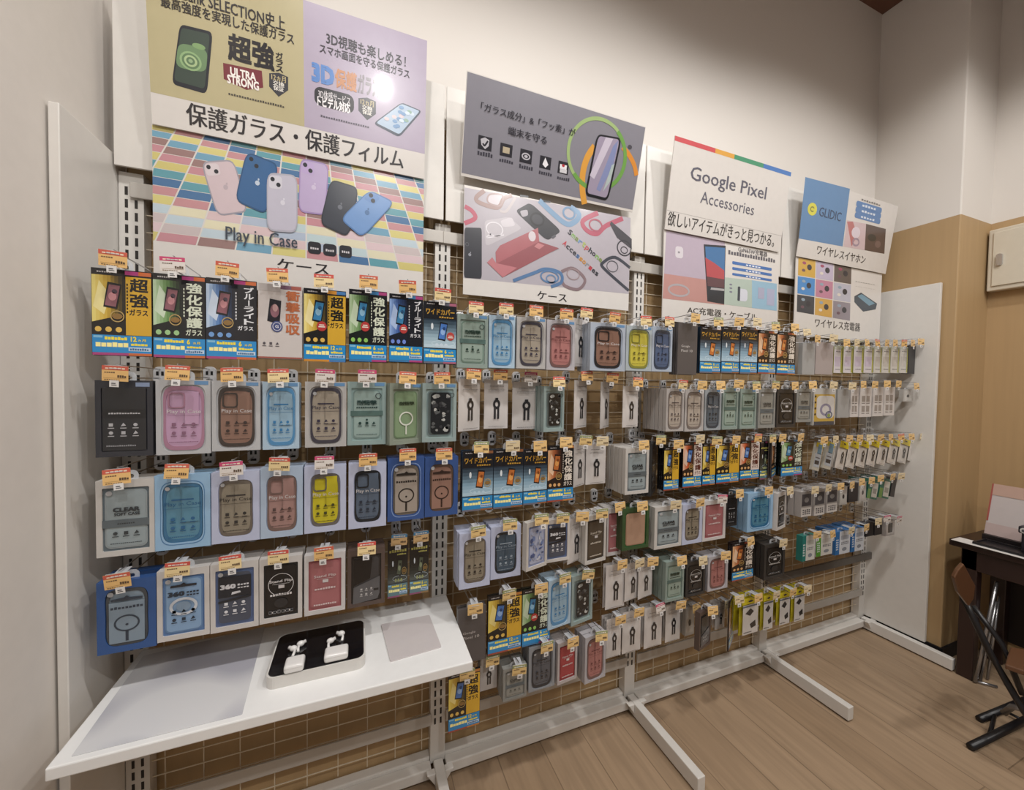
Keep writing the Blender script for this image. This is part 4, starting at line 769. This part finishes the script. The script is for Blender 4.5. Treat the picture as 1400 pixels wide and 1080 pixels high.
# (kind, x0, x1, top, bottom in photo pixels, options): turned into a real place on the hook's front plane
ROWS = {
 'top row': [
  ('gold', 125, 208, 369, 486, {}), ('green', 209, 281, 376, 489, dict(c='w')), ('blue', 281.5, 351, 382, 491, {}), ('shock', 353, 413, 389, 490, {}), ('gold_badge', 415, 473, 396, 494.5, dict(c='p')), ('green_badge', 477, 529, 397, 494.5, {}), ('blue_badge', 532, 578, 403, 495, {}), ('wide_blue', 579, 624, 413, 497, dict(c='p')),
  ('moss', 625, 667, 430, 503, dict(c='p')), ('sky', 668.5, 704, 431.5, 503, dict(c='p')), ('sand', 706.5, 746, 434, 504, {}), ('rose', 747.5, 786, 438, 506, {}), ('cable', 787, 801, 436, 501, dict(Y=-.16, yaw=24, c='p')), ('cocoa', 807, 855, 442, 507, dict(n=3)), ('yellow', 856, 891, 446, 507, dict(c='p')), ('navy', 891.5, 919, 447, 508, dict(c='p', n=3)),
  ('pixel', 926.5, 953, 442, 512, dict(c='n')), ('wide_amber', 957, 985.5, 447, 510, dict(c='g', n=4)), ('wide_amber', 986.5, 1011, 447, 510, dict(c='n')), ('wide_amber', 1012, 1035.5, 447, 511, dict(c='c', n=3)), ('amber', 1036.5, 1061, 452, 511, dict(c='g')), ('amber', 1062, 1087.5, 454, 512, dict(c='n', n=3)),
  ('cable', 1089, 1096, 460, 511, dict(yaw=55, c='c', Y=-.12, n=0)), ('greycard', 1097, 1114, 469, 512, dict(c='n', n=0)), ('rosecard', 1115, 1139, 468, 512, dict(c='c', n=0)),
  ('lilac_small', 1140, 1151, 474, 510, dict(c='n')), ('lilac_small', 1153, 1165.5, 474, 510, dict(c='c')), ('lilac_small', 1167, 1180, 474, 510, dict(c='n')), ('lilac_small', 1181, 1194, 474, 510, dict(c='o')), ('cream_small', 1195, 1205, 474, 510, dict(c='n')), ('cream_small', 1206, 1217, 474, 510, dict(c='n')), ('cream_small', 1218, 1229, 474, 510, dict(c='o')), ('cream_small', 1230, 1241, 474, 510, dict(c='n')), ('dark_device', 1242, 1251, 472, 511, dict(c='n', n=0))],
 'second row': [
  ('black_box', 130, 209, 520, 624, {}), ('pink', 213, 288, 519, 621, {}), ('brown', 289.5, 356, 521, 616, {}), ('sky', 359, 409, 522, 614, dict(c='p')), ('sand', 417, 473.5, 522, 611, dict(c='w')), ('teal', 475, 527.5, 522, 608, dict(c='w')), ('magring', 536, 574, 524, 607, dict(yaw=20)), ('camo', 577.5, 624, 524, 604, {}),
  ('cable', 631, 655, 518, 589, dict(yaw=28, Y=-.17, n=0)), ('cable', 662.5, 695, 519, 586, dict(Y=-.15, n=0)), ('cable', 701, 738, 522, 587, dict(Y=-.13, c='w', n=0)), ('camo', 744, 771, 528, 590, dict(yaw=10, Y=-.17, c='p')), ('cable', 787.5, 803, 520, 585, dict(yaw=31, Y=-.15, n=0)), ('cable', 822.5, 835, 522, 585, dict(yaw=36, Y=-.15, n=0)), ('cable', 850.5, 876, 528, 584, dict(yaw=12, Y=-.17, n=0)),
  ('warm_sand', 911, 935, 531, 589.5, dict(n=5, c='p')), ('warm_sand', 936.5, 962, 532, 589.5, dict(c='n')), ('slate', 963.5, 986, 532, 588, dict(c='n')), ('moss', 988, 1009, 530, 587, dict(c='n')), ('moss', 1012, 1034, 532, 586, dict(c='g')), ('greyclear', 1037, 1060, 531, 585, dict(c='g')), ('onyx', 1062, 1088, 532, 584, dict(c='n')),
  ('greyclear', 1089, 1110, 531, 577, dict(c='n')), ('coil', 1112, 1142, 531, 581, dict(c='c', n=1)), ('greycard', 1145, 1161, 532, 571, dict(c='c', n=0)), ('white_text', 1163, 1173.5, 530, 570, dict(c='n')), ('white_text', 1175.5, 1191.5, 530, 570, dict(c='n')), ('white_text', 1193.5, 1207.5, 529, 569, dict(c='n')), ('white_text', 1208.5, 1223, 529, 568, dict(c='n')), ('square_box', 1235, 1247.5, 532, 549, dict(c='n', n=0))],
 'third row': [
  ('clear', 131, 212, 656, 759, {}), ('azure', 211, 287.5, 649, 750, {}), ('lav_sand', 289, 355, 645, 741, dict(c='w')), ('pale_rose', 356, 414, 639, 734, dict(c='p')), ('lav_yellow', 416, 473, 637, 727, dict(c='w')), ('lav_navy', 476.5, 528, 633, 721, {}), ('royal_sand', 530, 580, 626, 711, {}), ('royal_brown', 581, 626, 625, 705, {}),
  ('wide_amber', 632, 674, 616, 698, dict(c='g')), ('wide_amber', 674.5, 715, 614, 694, dict(c='c')), ('wide_amber', 715.5, 748, 614, 689, dict(c='n')), ('amber', 748.5, 784, 609, 685, dict(c='n')), ('cable', 785, 801, 606, 665, dict(yaw=25, Y=-.17, c='g')), ('cable', 802, 829, 607, 662, dict(Y=-.16, c='c')), ('clear', 855, 887, 612.5, 675, dict(n=4, c='n')), ('graphite', 890, 898, 605, 674, dict(yaw=40, c='g', Y=-.17)),
  ('gold_night', 907.5, 928, 611, 670, dict(c='n', n=3)), ('amber_night', 933.5, 959.5, 604, 666, dict(c='c')), ('gold_night', 960.5, 978, 606, 663, dict(c='g')), ('gold_night', 979.5, 1010.5, 605, 660, dict(c='n')), ('amber_night', 1011.5, 1038, 602, 655, dict(c='o')), ('lens', 1039, 1051, 603, 655, dict(c='g', n=3)), ('amber', 1053, 1063, 602, 652, dict(c='n', yaw=25, n=1)), ('green_badge', 1068, 1097, 601, 650, dict(c='n', n=4)),
  ('barcode', 1110, 1120, 605, 643, dict(roll=14, c='n', n=0)), ('barcode', 1125, 1136, 604, 641, dict(roll=14, c='c', n=0))]+[('yellow_cable', 1143+14.2*k, 1155+14.2*k, 603-.5*k, 641-1.4*k, dict(roll=14, n=1, c='nncnnonc'[k])) for k in range(8)],
 'fourth row': [
  ('royal_ring', 132, 213.5, 793, 890, {}), ('sky360', 214.5, 286.5, 778, 873, dict(c='p')), ('dark360', 287.5, 353.5, 769, 861, dict(c='p')), ('flip_black', 354.5, 413, 762, 849, dict(c='p')), ('flip_rose', 416, 472, 757, 838, {}), ('leather', 475, 526, 751, 828, dict(c='p')), ('lens', 530, 557.5, 739, 816, dict(Y=-.11, c='b', n=0)), ('lens', 560, 586, 735, 811, dict(Y=-.11, c='b', n=0)),
  ('lav_sand', 628, 670, 728, 803, dict(n=3, c='g', Y=-.23)), ('lav_teal', 670.8, 712, 719, 789.5, dict(c='g', n=3, Y=-.22)), ('floral', 722, 746, 712, 777, dict(yaw=16, c='g', n=0, Y=-.235)), ('dark360', 745, 779, 710, 767.5, dict(c='g')), ('cable', 781, 796, 708, 768, dict(c='n', Y=-.19, yaw=20)), ('flip_brown', 800, 829, 704, 769, dict(yaw=8, c='g')), ('flip_rose', 830, 849, 695, 759, dict(c='n', Y=-.17)), ('forest', 851, 887, 694, 750.5, dict(c='n')),
  ('clear', 895, 932, 692, 748.6, dict(n=3, c='c')), ('lav_sand', 933, 960, 689, 743, dict(c='n')), ('flip_rose', 961, 992, 684, 738, dict(c='w')), ('graphite', 993, 1008, 677, 719, dict(c='n', n=2)), ('azure', 1022, 1056.5, 673, 725, dict(n=3, c='n')), ('flip_black', 1060, 1077, 673, 723, dict(yaw=14, c='c', n=3)),
  ('duo_box', 1095, 1110, 672, 706, dict(c='c', n=2)), ('duo_box', 1113, 1128, 669, 704, dict(c='c')), ('duo_box', 1130, 1145, 667, 700, dict(c='n')), ('square_box', 1148, 1158, 665, 690, dict(c='n')), ('dark_device', 1160, 1173, 661, 686, dict(c='n')), ('square_box', 1175, 1184, 659, 685, dict(c='n')), ('green_stripe', 1185, 1199, 656, 682, dict(c='n', roll=12)), ('green_stripe', 1201, 1215, 654, 681, dict(c='n', roll=12)), ('dark_device', 1217, 1223, 653, 679, dict(c='c', roll=12, n=0))],
 'fifth row': [
  ('pixel', 626, 664, 831, 905, dict(c='n', n=1)), ('gold_night', 667, 713, 812, 891, dict(c='g', n=1)), ('green_badge', 714, 752, 804, 880, dict(c='n')), ('sky', 753, 777.5, 790.5, 856.6, dict(yaw=8, c='g')), ('camo', 781, 811, 785, 851, dict(yaw=10, c='g', Y=-.19)), ('cable', 829, 855, 772, 832, dict(c='n', Y=-.18, n=1)), ('cable', 857, 874, 770, 820, dict(c='c', Y=-.18, n=1, yaw=10)), ('cable', 875, 892, 768, 817, dict(c='n', Y=-.18, n=1, yaw=10)),
  ('moss', 910, 935, 767, 821, dict(n=5, c='n')), ('onyx', 938, 964, 767, 814, dict(c='c')), ('rose', 968, 995, 760, 806, dict(c='n')), ('amber', 1001, 1030, 741, 792, dict(c='n')), ('onyx', 1045, 1073, 743, 790, dict(c='c', n=4)),
  ('teal_pack', 1097, 1114, 732, 766, dict(c='n', n=0)), ('green_pack', 1116, 1138, 731, 759, dict(c='n', n=0)), ('blue_pack', 1142, 1162, 726, 757, dict(c='c')), ('blue_pack', 1164, 1181, 722, 753, dict(c='n')), ('dark_device', 1184, 1194, 714, 733, dict(c='c', n=0)), ('dark_device', 1196, 1206, 710, 731, dict(c='w', n=0)), ('device_frame', 1211, 1223, 711, 732, dict(c='w', n=0))],
 'sixth row': [
  ('cable', 657, 680, 900, 944, dict(c='g', Y=-.16)), ('greyclear', 688, 720, 912, 955.5, dict(c='g')), ('charcoal', 723, 758.5, 882, 942, dict(c='g')), ('flip_red', 761.5, 790, 876, 932, dict(c='n', yaw=6)), ('rose', 799, 829, 868, 930, dict(c='g', yaw=6)), ('cable', 830, 850, 846, 899, dict(c='n', Y=-.17)), ('cable', 852, 877, 836, 892, dict(c='n', Y=-.17)), ('cable', 882, 906, 830, 885, dict(c='w', Y=-.17)), ('cable_small', 911, 931, 826, 877, dict(c='n', Y=-.17)),
  ('square_box', 937, 949, 830, 868, dict(c='n', Y=-.15)), ('leather', 950, 978, 834, 885, dict(c='n', yaw=14, Y=-.24, n=0)), ('cable_small', 979, 992, 825, 860, dict(c='c', Y=-.15)), ('amber', 994, 1006, 819, 881, dict(yaw=30, c='c', n=0)),
  ('yellow_adapter', 1014, 1037, 817, 868, dict(c='n', n=1, Y=-.24)), ('yellow_adapter', 1043, 1057, 813, 862, dict(c='c', n=1)), ('yellow_adapter', 1065, 1080, 809, 855, dict(c='n', n=1)), ('yellow_adapter', 1085, 1100, 805, 850, dict(c='c', n=1))],
 'lowest row': [('gold_night', 613, 656, 918, 996, dict(c='g', n=0))],
}
def place_all():
    items = []
    for row, L in ROWS.items():
        for (key, x0, x1, yt, yb, op) in L:
            Y = op.get('Y', -.21); xm, ym = (x0+x1)/2, (yt+yb)/2
            A, B_ = atY(x0, ym, Y), atY(x1, ym, Y); T, Bo = atY(xm, yt, Y), atY(xm, yb, Y)
            h = T.z-Bo.z; wd = B_.x-A.x
            yaw = math.radians(op.get('yaw', 0))
            if yaw: wd = h*.56
            items.append(dict(row=row, key=key, X=(A.x+B_.x)/2, z0=Bo.z, h=h, w=wd, Y=Y, yaw=yaw, roll=math.radians(op.get('roll', 0)), n=op.get('n'), c=op.get('c', 'o')))
    items.sort(key=lambda t: t['X'])
    count = {}
    for t in items:
        bay = min(3, max(0, int(t['X']/BAY))); k = (bay, t['row']); count[k] = count.get(k, 0)+1
        t['where'] = '%s hook, %s, %s' % (ORD[count[k]-1], t['row'], BAYN[bay]); t['bay'] = bay
        pk = PROTO[t['key']]; d = pk['d']
        zt = t['z0']+t['h']; L = -t['Y']+.028
        # hook
        H = empty('display_hook', (t['X'], 0, zt+.007), 'wire display hook with %s price card, %s' % (CARDS[t['c']][2], t['where']), 'hook', 'price tagged hooks on the grid')
        inst('back_plate', HM['back_plate'], H); inst('prong', HM['prong'], H, None, (1, L, 1)); inst('label_arm', HM['label_arm'], H, None, (1, L+.006, 1))
        rz = random.uniform(-.14, .14); rx = random.uniform(-.12, .1); rot = (rx, random.uniform(-.06, .06), rz)
        ho = inst('label_holder', HM['label_holder'], H, (0, -L-.007, -.001), None, rot)
        inst('price_card', HM['card_'+t['c']], H, (0, -L-.0075, -.001), None, rot); inst('stock_tag', HM['stock_tag'], H, (random.uniform(-.004, .004), -L-.0075, -.001), None, rot)
        # packages: front one with all its parts, then those behind it
        sc = (t['w']/NW, 1, t['h']/NH); grp = '%s on %s' % (pk['kind'].replace('_', ' ')+'s', BAYN[bay])
        R = empty(pk['kind'], (t['X'], t['Y'], t['z0']), '%s, hung first on %s' % (DESC[t['key']], t['where']), pk['cat'], grp)
        R.scale = sc; R.rotation_euler = (0, t['roll'], t['yaw'])
        for nm, me in pk['parts']: inst(nm, me, R)
        n = t['n'] if t['n'] is not None else (2 if bay > 0 or t['row'] in ('third row', 'fourth row') else 1)
        for q in range(n):
            yy = t['Y']+(d+.0035)*(q+1)
            if yy+d > -.03: break
            o = bpy.data.objects.new(pk['kind'], pk['back']); COL.objects.link(o); o.location = (t['X']-math.sin(t['yaw'])*(d+.004)*(q+1)+random.uniform(-.002, .002), t['Y']+math.cos(t['yaw'])*(d+.004)*(q+1), t['z0']+random.uniform(-.002, .001)); o.scale = sc
            o.rotation_euler = (0, t['roll'], t['yaw'])
            tag(o, '%s, hung %s on %s' % (DESC[t['key']], ORD[q+1], t['where']), pk['cat'], grp)
place_all()

# ------------------------------------------------------------------ shelf and what lies on it
SZ = .70
sh = empty('display_shelf', (.465, -.2, SZ), 'white display shelf jutting out under the rows of phone cases', 'shelf')
b = MB(); b.box((-.452, -.196, -.028), (.462, .186, 0), mat('eaeae9', .25, 0, .2)); b.build('shelf_board', sh, bevel=.003)
for x in (-.445, .44):
    b = MB(); b.prism([(-.18, -.03), (.186, -.12), (.186, -.03)], x-.002, x+.002, WHITE); o = b.build('bracket', sh); me = o.data
    for v in me.vertices: v.co = Vector((v.co.y, v.co.x, v.co.z))
def slab(name, px, z, th, m, r, label, cat, group=None):
    P = [atZ(x, y, z) for x, y in px]; c = sum(P, Vector())/4; R = empty(name, (c.x, c.y, z), label, cat, group)
    pts = rquad([(p.x-c.x, p.y-c.y) for p in P], r, 4); b = MB(); n = len(pts)
    b.add([(x, y, 0) for x, y in pts]+[(x, y, th) for x, y in pts], [tuple(range(n))[::-1], tuple(range(n, 2*n))]+[(i, (i+1) % n, n+(i+1) % n, n+i) for i in range(n)], m)
    return R, b, c
def sheet_mat():
    m = mat('b9b9c0', .2, 0, .5); nt = m.node_tree; r = [x for x in nt.nodes if x.type == 'VALTORGB'][0]; no = [x for x in nt.nodes if x.type == 'TEX_NOISE'][0]
    no.inputs['Scale'].default_value = 5; no.inputs['Detail'].default_value = 0
    r.color_ramp.elements[0].position = .38; r.color_ramp.elements[0].color = lin('acacb6')+(1,); r.color_ramp.elements[1].position = .55; r.color_ramp.elements[1].color = lin('d4d4d6')+(1,); return m
o, b, c = slab('printed_sheet', [(97, 1035), (331, 977), (362, 857), (196, 897)], SZ+.0004, .0012, sheet_mat(), .01, 'large pale grey glossy sheet lying on the white shelf', 'sheet'); b.build('sheet', o)
R, b, c = slab('earphone_tray', [(365, 945), (498, 914), (489, 860), (381, 886)], SZ, .031, mat('d6d3ce', .3, 0, .2), .1, 'white display tray with black top lying on the shelf', 'display tray')
# straight rectangle in the shelf's own directions
b = MB(); TW, TD = .245, .19; cx, cy = .511, -.222
b.prism([(x, y) for x, y in rr(-TW/2, -TD/2, TW/2, TD/2, .022, 6)], 0, -.031, mat('d6d3ce', .3, 0, .2)); me = b.mesh('base')
for v in me.vertices: v.co = Vector((v.co.x, v.co.z, -v.co.y))
R.location = (cx, cy, SZ); o = bpy.data.objects.new('base', me); COL.objects.link(o); o.parent = R
b = MB(); b.prism([(x, y) for x, y in rr(-TW/2+.004, -TD/2+.004, TW/2-.004, TD/2-.004, .02, 6)], -.031, -.0325, mat('141317', .12, 0, .6)); me = b.mesh('black_top')
for v in me.vertices: v.co = Vector((v.co.x, v.co.z, -v.co.y))
o = bpy.data.objects.new('black_top', me); COL.objects.link(o); o.parent = R
TZ = SZ+.0325; POL = mat('e2e0de', .18, 0, .4)
def pill(name, px, w_, d_, h_, label, yaw=0):
    p = atZ(px[0], px[1], TZ); bm = bmesh.new(); bmesh.ops.create_cube(bm, size=1)
    bmesh.ops.scale(bm, vec=(w_, d_, h_), verts=bm.verts); bmesh.ops.translate(bm, vec=(0, 0, h_/2), verts=bm.verts); bmesh.ops.bevel(bm, geom=bm.edges[:], offset=min(d_, h_, w_)*.42, segments=5, profile=.6, affect='EDGES')
    me = bpy.data.meshes.new('shell'); bm.to_mesh(me); bm.free(); me.materials.append(POL)
    for f in me.polygons: f.use_smooth = True
    R = empty(name, p, label, 'earphone case'); R.rotation_euler = (0, 0, yaw); inst('shell', me, R)
    b = MB(); b.box((-w_*.46, -d_*.502, h_*.66), (w_*.46, -d_*.49, h_*.675), mat('a9a7a5')); b.build('lid_seam', R)
pill('earphone_case', (403, 913), .048, .046, .022, 'squarish white earphone case on the black tray'); pill('earphone_case', (460, 898), .062, .045, .022, 'wide white earphone case on the black tray')
def bud(px, rz, flip, label):
    p = atZ(px[0], px[1], TZ); R = empty('earbud', p, label, 'earbud', 'white earbuds on the black tray'); R.rotation_euler = (0, 0, rz)
    bm = bmesh.new(); bmesh.ops.create_uvsphere(bm, u_segments=16, v_segments=10, radius=.0085, matrix=Matrix.Translation((0, .008, .0085))@Matrix.Diagonal((1.25, .95, .95, 1)))
    me = bpy.data.meshes.new('head'); bm.to_mesh(me); bm.free(); me.materials.append(POL)
    for f in me.polygons: f.use_smooth = True
    inst('head', me, R); b = MB(); b.tube([(.004*flip, .008, .007), (.006*flip, -.004, .005), (.006*flip, -.02, .004)], .0036, POL, 10); b.build('stem', R, smooth=True)
    b = MB(); b.tube([(-.006*flip, .010, .009), (-.0135*flip, .013, .010)], .0048, mat('cfccca', .4), 10); b.build('ear_tip', R, smooth=True)
bud((400, 893), -.15, 1, 'white earbud above the squarish case, stem towards the other bud'); bud((411, 886), .1, -1, 'white earbud behind the squarish case, further from the shelf edge')
bud((452, 882), .1, -1, 'white earbud lying just above the wide case'); bud((466, 872), -.1, 1, 'white earbud highest on the black tray')
o, b, c = slab('display_plate', [(533.6, 905.6), (603.5, 885.5), (587, 842), (521, 855)], SZ, .004, mat('c9c2c2', .25, 0, .4), .03, 'square silver grey plate lying on the white shelf', 'display plate'); b.build('plate', o)

# ------------------------------------------------------------------ corner beside the fixture
# wall cabinet
CB = mat('c8bfae', .4)
R = empty('wall_cabinet', (X2, -.56, 2.08), 'cream metal wall box with small latch on wood wall', 'wall box')
b = MB(); b.box((-.055, -.22, 0), (-.001, .195, .345), CB); b.build('body', R, bevel=.006)
b = MB(); b.box((-.062, -.205, .025), (-.055, .175, .325), mat('cbc3b2', .4)); dr = b.build('door', R, bevel=.003)
b = MB(); b.prism(rr(.135, .135, .158, .2, .01), 0, .012, STEEL); h = b.build('latch', dr)
for v in h.data.vertices: v.co = Vector((-.062-v.co.y, v.co.x, v.co.z))
# dark table against the wood wall
TB = mat('2c1b18', .35, 0, .2); R = empty('desk', (3.785, -1.0, 0), 'dark brown wooden table standing against the wood wall', 'table')
b = MB(); b.box((-.215, -.75, .685), (.212, .6, .72), TB); b.build('table_top', R, bevel=.004)
b = MB(); b.box((-.195, -.72, .58), (-.17, .56, .685), TB); b.build('apron', R, bevel=.003)
for x in (-.195, .14):
    for y in (-.72, .5):
        b = MB(); b.box((x-.0, y, 0), (x+.055, y+.06, .685), TB); b.build('leg', R, bevel=.004)
b = MB(); b.box((.195, -.72, .12), (.21, .55, .66), mat('1c1210', .5)); b.build('back_board', R)
# papers, tray, notice, camera, cup
o = empty('paper_sheet', (3.66, -.56, .7205), 'white paper sheet poking over the table edge', 'paper'); b = MB(); b.box((-.112, -.115, 0), (-.02, .145, .0012), mat('d9d6d2', .5)); b.build('sheet', o)
R = empty('serving_tray', (3.64, -.745, .7225), 'shallow black tray on the dark table', 'tray'); b = MB(); b.box((-.06, -.25, 0), (.06, .26, .004), mat('1b191c', .35)); b.build('tray_floor', R)
b = MB()
for A_, B_ in (((-.065, -.25, 0), (-.057, .26, .012)), ((.057, -.25, 0), (.065, .26, .012)), ((-.065, .255, 0), (.065, .263, .012)), ((-.065, -.258, 0), (.065, -.25, .012))): b.box(A_, B_, mat('1b191c', .35))
b.build('tray_rim', R, bevel=.002)
R = empty('notice_board', (3.735, -.53, .7225), 'pinkish white notice board propped on the dark table', 'notice'); b = MB(); b.box((-.004, -.085, .03), (.004, .06, .30), mat('bdb4b2', .3, 0, .2)); tl = b.build('board', R); tl.rotation_euler = (0, math.radians(14), 0)
b = MB(); b.box((-.006, -.085, .03), (-.0042, .06, .09), mat('b7a4a0', .35)); b.box((-.006, -.085, .24), (-.0042, .06, .30), mat('b89a8c', .35)); b.box((-.0062, .054, .1), (-.0042, .06, .3), mat('a0524a', .4)); b.box((-.0062, -.085, .03), (-.0042, -.08, .12), mat('a0524a', .4)); b.build('printed_band', tl)
b = MB(); b.box((-.02, -.085, 0), (.09, .06, .03), mat('1d1718', .4)); s_ = b.build('stand', R)
R = empty('instant_camera', (3.66, -.64, .7275), 'black and white camera standing by the notice', 'camera')
b = MB(); b.box((-.02, -.05, .09), (.03, .03, .125), mat('2a2830', .35)); b.build('body', R, bevel=.006)
b = MB(); b.prism([(a, e) for a, e in rr(-.002, .094, .024, .12, .012)], 0, .006, mat('cfccc8', .3)); o = b.build('lens', R)
for v in o.data.vertices: v.co = Vector((-.02-v.co.y, v.co.x-.002, v.co.z))
b = MB(); b.prism(rr(.004, .1, .018, .113, .006), 0, .008, mat('55555c', .2)); o = b.build('lens_glass', R)
for v in o.data.vertices: v.co = Vector((-.02-v.co.y, v.co.x-.002, v.co.z))
b = MB(); b.box((-.012, -.04, 0), (.022, .02, .09), mat('24222a', .4)); b.build('grip', R, bevel=.003)
R = empty('paper_cup', (3.6, -.70, .7275), 'white cup with lid at the table edge', 'cup')
b = MB(); b.tube([(0, 0, 0), (0, 0, .075)], .03, mat('c9cbc8', .3), 20); b.build('cup', R); b = MB(); b.tube([(0, 0, .075), (0, 0, .083)], .033, mat('d9d9d6', .3), 20); b.build('lid', R)
# folding chair
CY = -.68; WD = mat('5e3f2a', .35, 0, .1); BK = mat('1a181a', .35)
p0 = atY(1325, 1022, CY); R = empty('folding_chair', (3.25, CY, 0), 'folding chair with wooden seat and black frame, by the dark table', 'chair')
def loc(x, y, Y=CY): return atY(x, y, Y)-Vector((3.25, CY, 0))
O_ = Vector((3.25, CY, 0))
def cx(x, y, X): return atX(x, y, X)-O_
def cz(x, y, Z): return atZ(x, y, Z)-O_
b = MB(); b.tube([cx(1316, 815, 3.06), cx(1330, 843, 3.06), cx(1352, 890, 3.06), cx(1378, 935, 3.06), cx(1400, 972, 3.06), cx(1425, 1010, 3.06)], .012, BK, 10); b.build('frame_tube', R, smooth=True)
b = MB(); b.tube([cx(1330, 828, 3.12), cx(1352, 857, 3.12), cx(1370, 880, 3.12), cx(1384, 915, 3.12), cx(1398, 950, 3.12)], .010, BK, 10); b.build('frame_tube', R, smooth=True)
b = MB(); b.tube([cz(1327, 1021, .017), cz(1440, 966, .017)], .0145, BK, 10); b.build('floor_bar', R, smooth=True)
b = MB(); b.tube([cz(1339, 983, .014), cz(1440, 941, .014)], .014, BK, 10); b.build('floor_bar', R, smooth=True)
b = MB(); b.tube([cz(1352, 1008, .02), cz(1360, 978, .02)], .007, BK, 8); b.tube([cz(1380, 975, .02), cz(1400, 985, .02)], .006, BK, 8); b.build('link_bar', R, smooth=True)
b = MB(); b.tube([cx(1372, 975, 3.25), cx(1384, 966, 3.25), cx(1402, 970, 3.25)], .012, mat('8a8684', .3, .7), 10); b.build('chrome_hinge', R, smooth=True)
q = [loc(x, y) for x, y in ((1305, 790), (1310, 780), (1318, 771), (1334, 801), (1331.5, 819), (1325, 829), (1311, 811))]; n = len(q); off = Vector((.012, .016, 0))
b = MB(); b.add(q+[v+off for v in q], [tuple(range(n))[::-1], tuple(range(n, 2*n))]+[(i, (i+1) % n, n+(i+1) % n, n+i) for i in range(n)], WD); b.build('backrest', R, bevel=.004)
sz = .44; q = [atZ(x, y, sz)-Vector((3.25, CY, 0)) for x, y in ((1374, 908), (1381, 884), (1440, 893), (1450, 934))]
b = MB(); b.add(q+[v-Vector((0, 0, .02)) for v in q], [(0, 1, 2, 3), (7, 6, 5, 4)]+[(i, 4+i, 4+(i+1) % 4, (i+1) % 4) for i in range(4)], WD); b.build('seat', R, bevel=.004)
# folded silver stand leaning under the table
R = empty('folded_stand', (3.62, -.52, 0), 'folded silver metal stand leaning under the dark table', 'stand')
SV = mat('a9a8aa', .25, .85)
for (a, e, r_) in (((1333, 932), (1363, 795), .008), ((1340, 930), (1362, 822), .007), ((1350, 928), (1366, 815), .006)):
    pa = atZ(a[0], a[1], 0.008); pb = atX(e[0], e[1], pa.x+.05); b = MB(); b.tube([pa-Vector(R.location), pb-Vector(R.location)], r_, SV, 8); b.build('leg', R, smooth=True)
b = MB(); pa = atZ(1333, 931, .008); b.tube([pa-Vector(R.location), pa-Vector(R.location)+Vector((.05, -.06, 0))], .007, SV, 8); b.build('foot_bar', R, smooth=True)
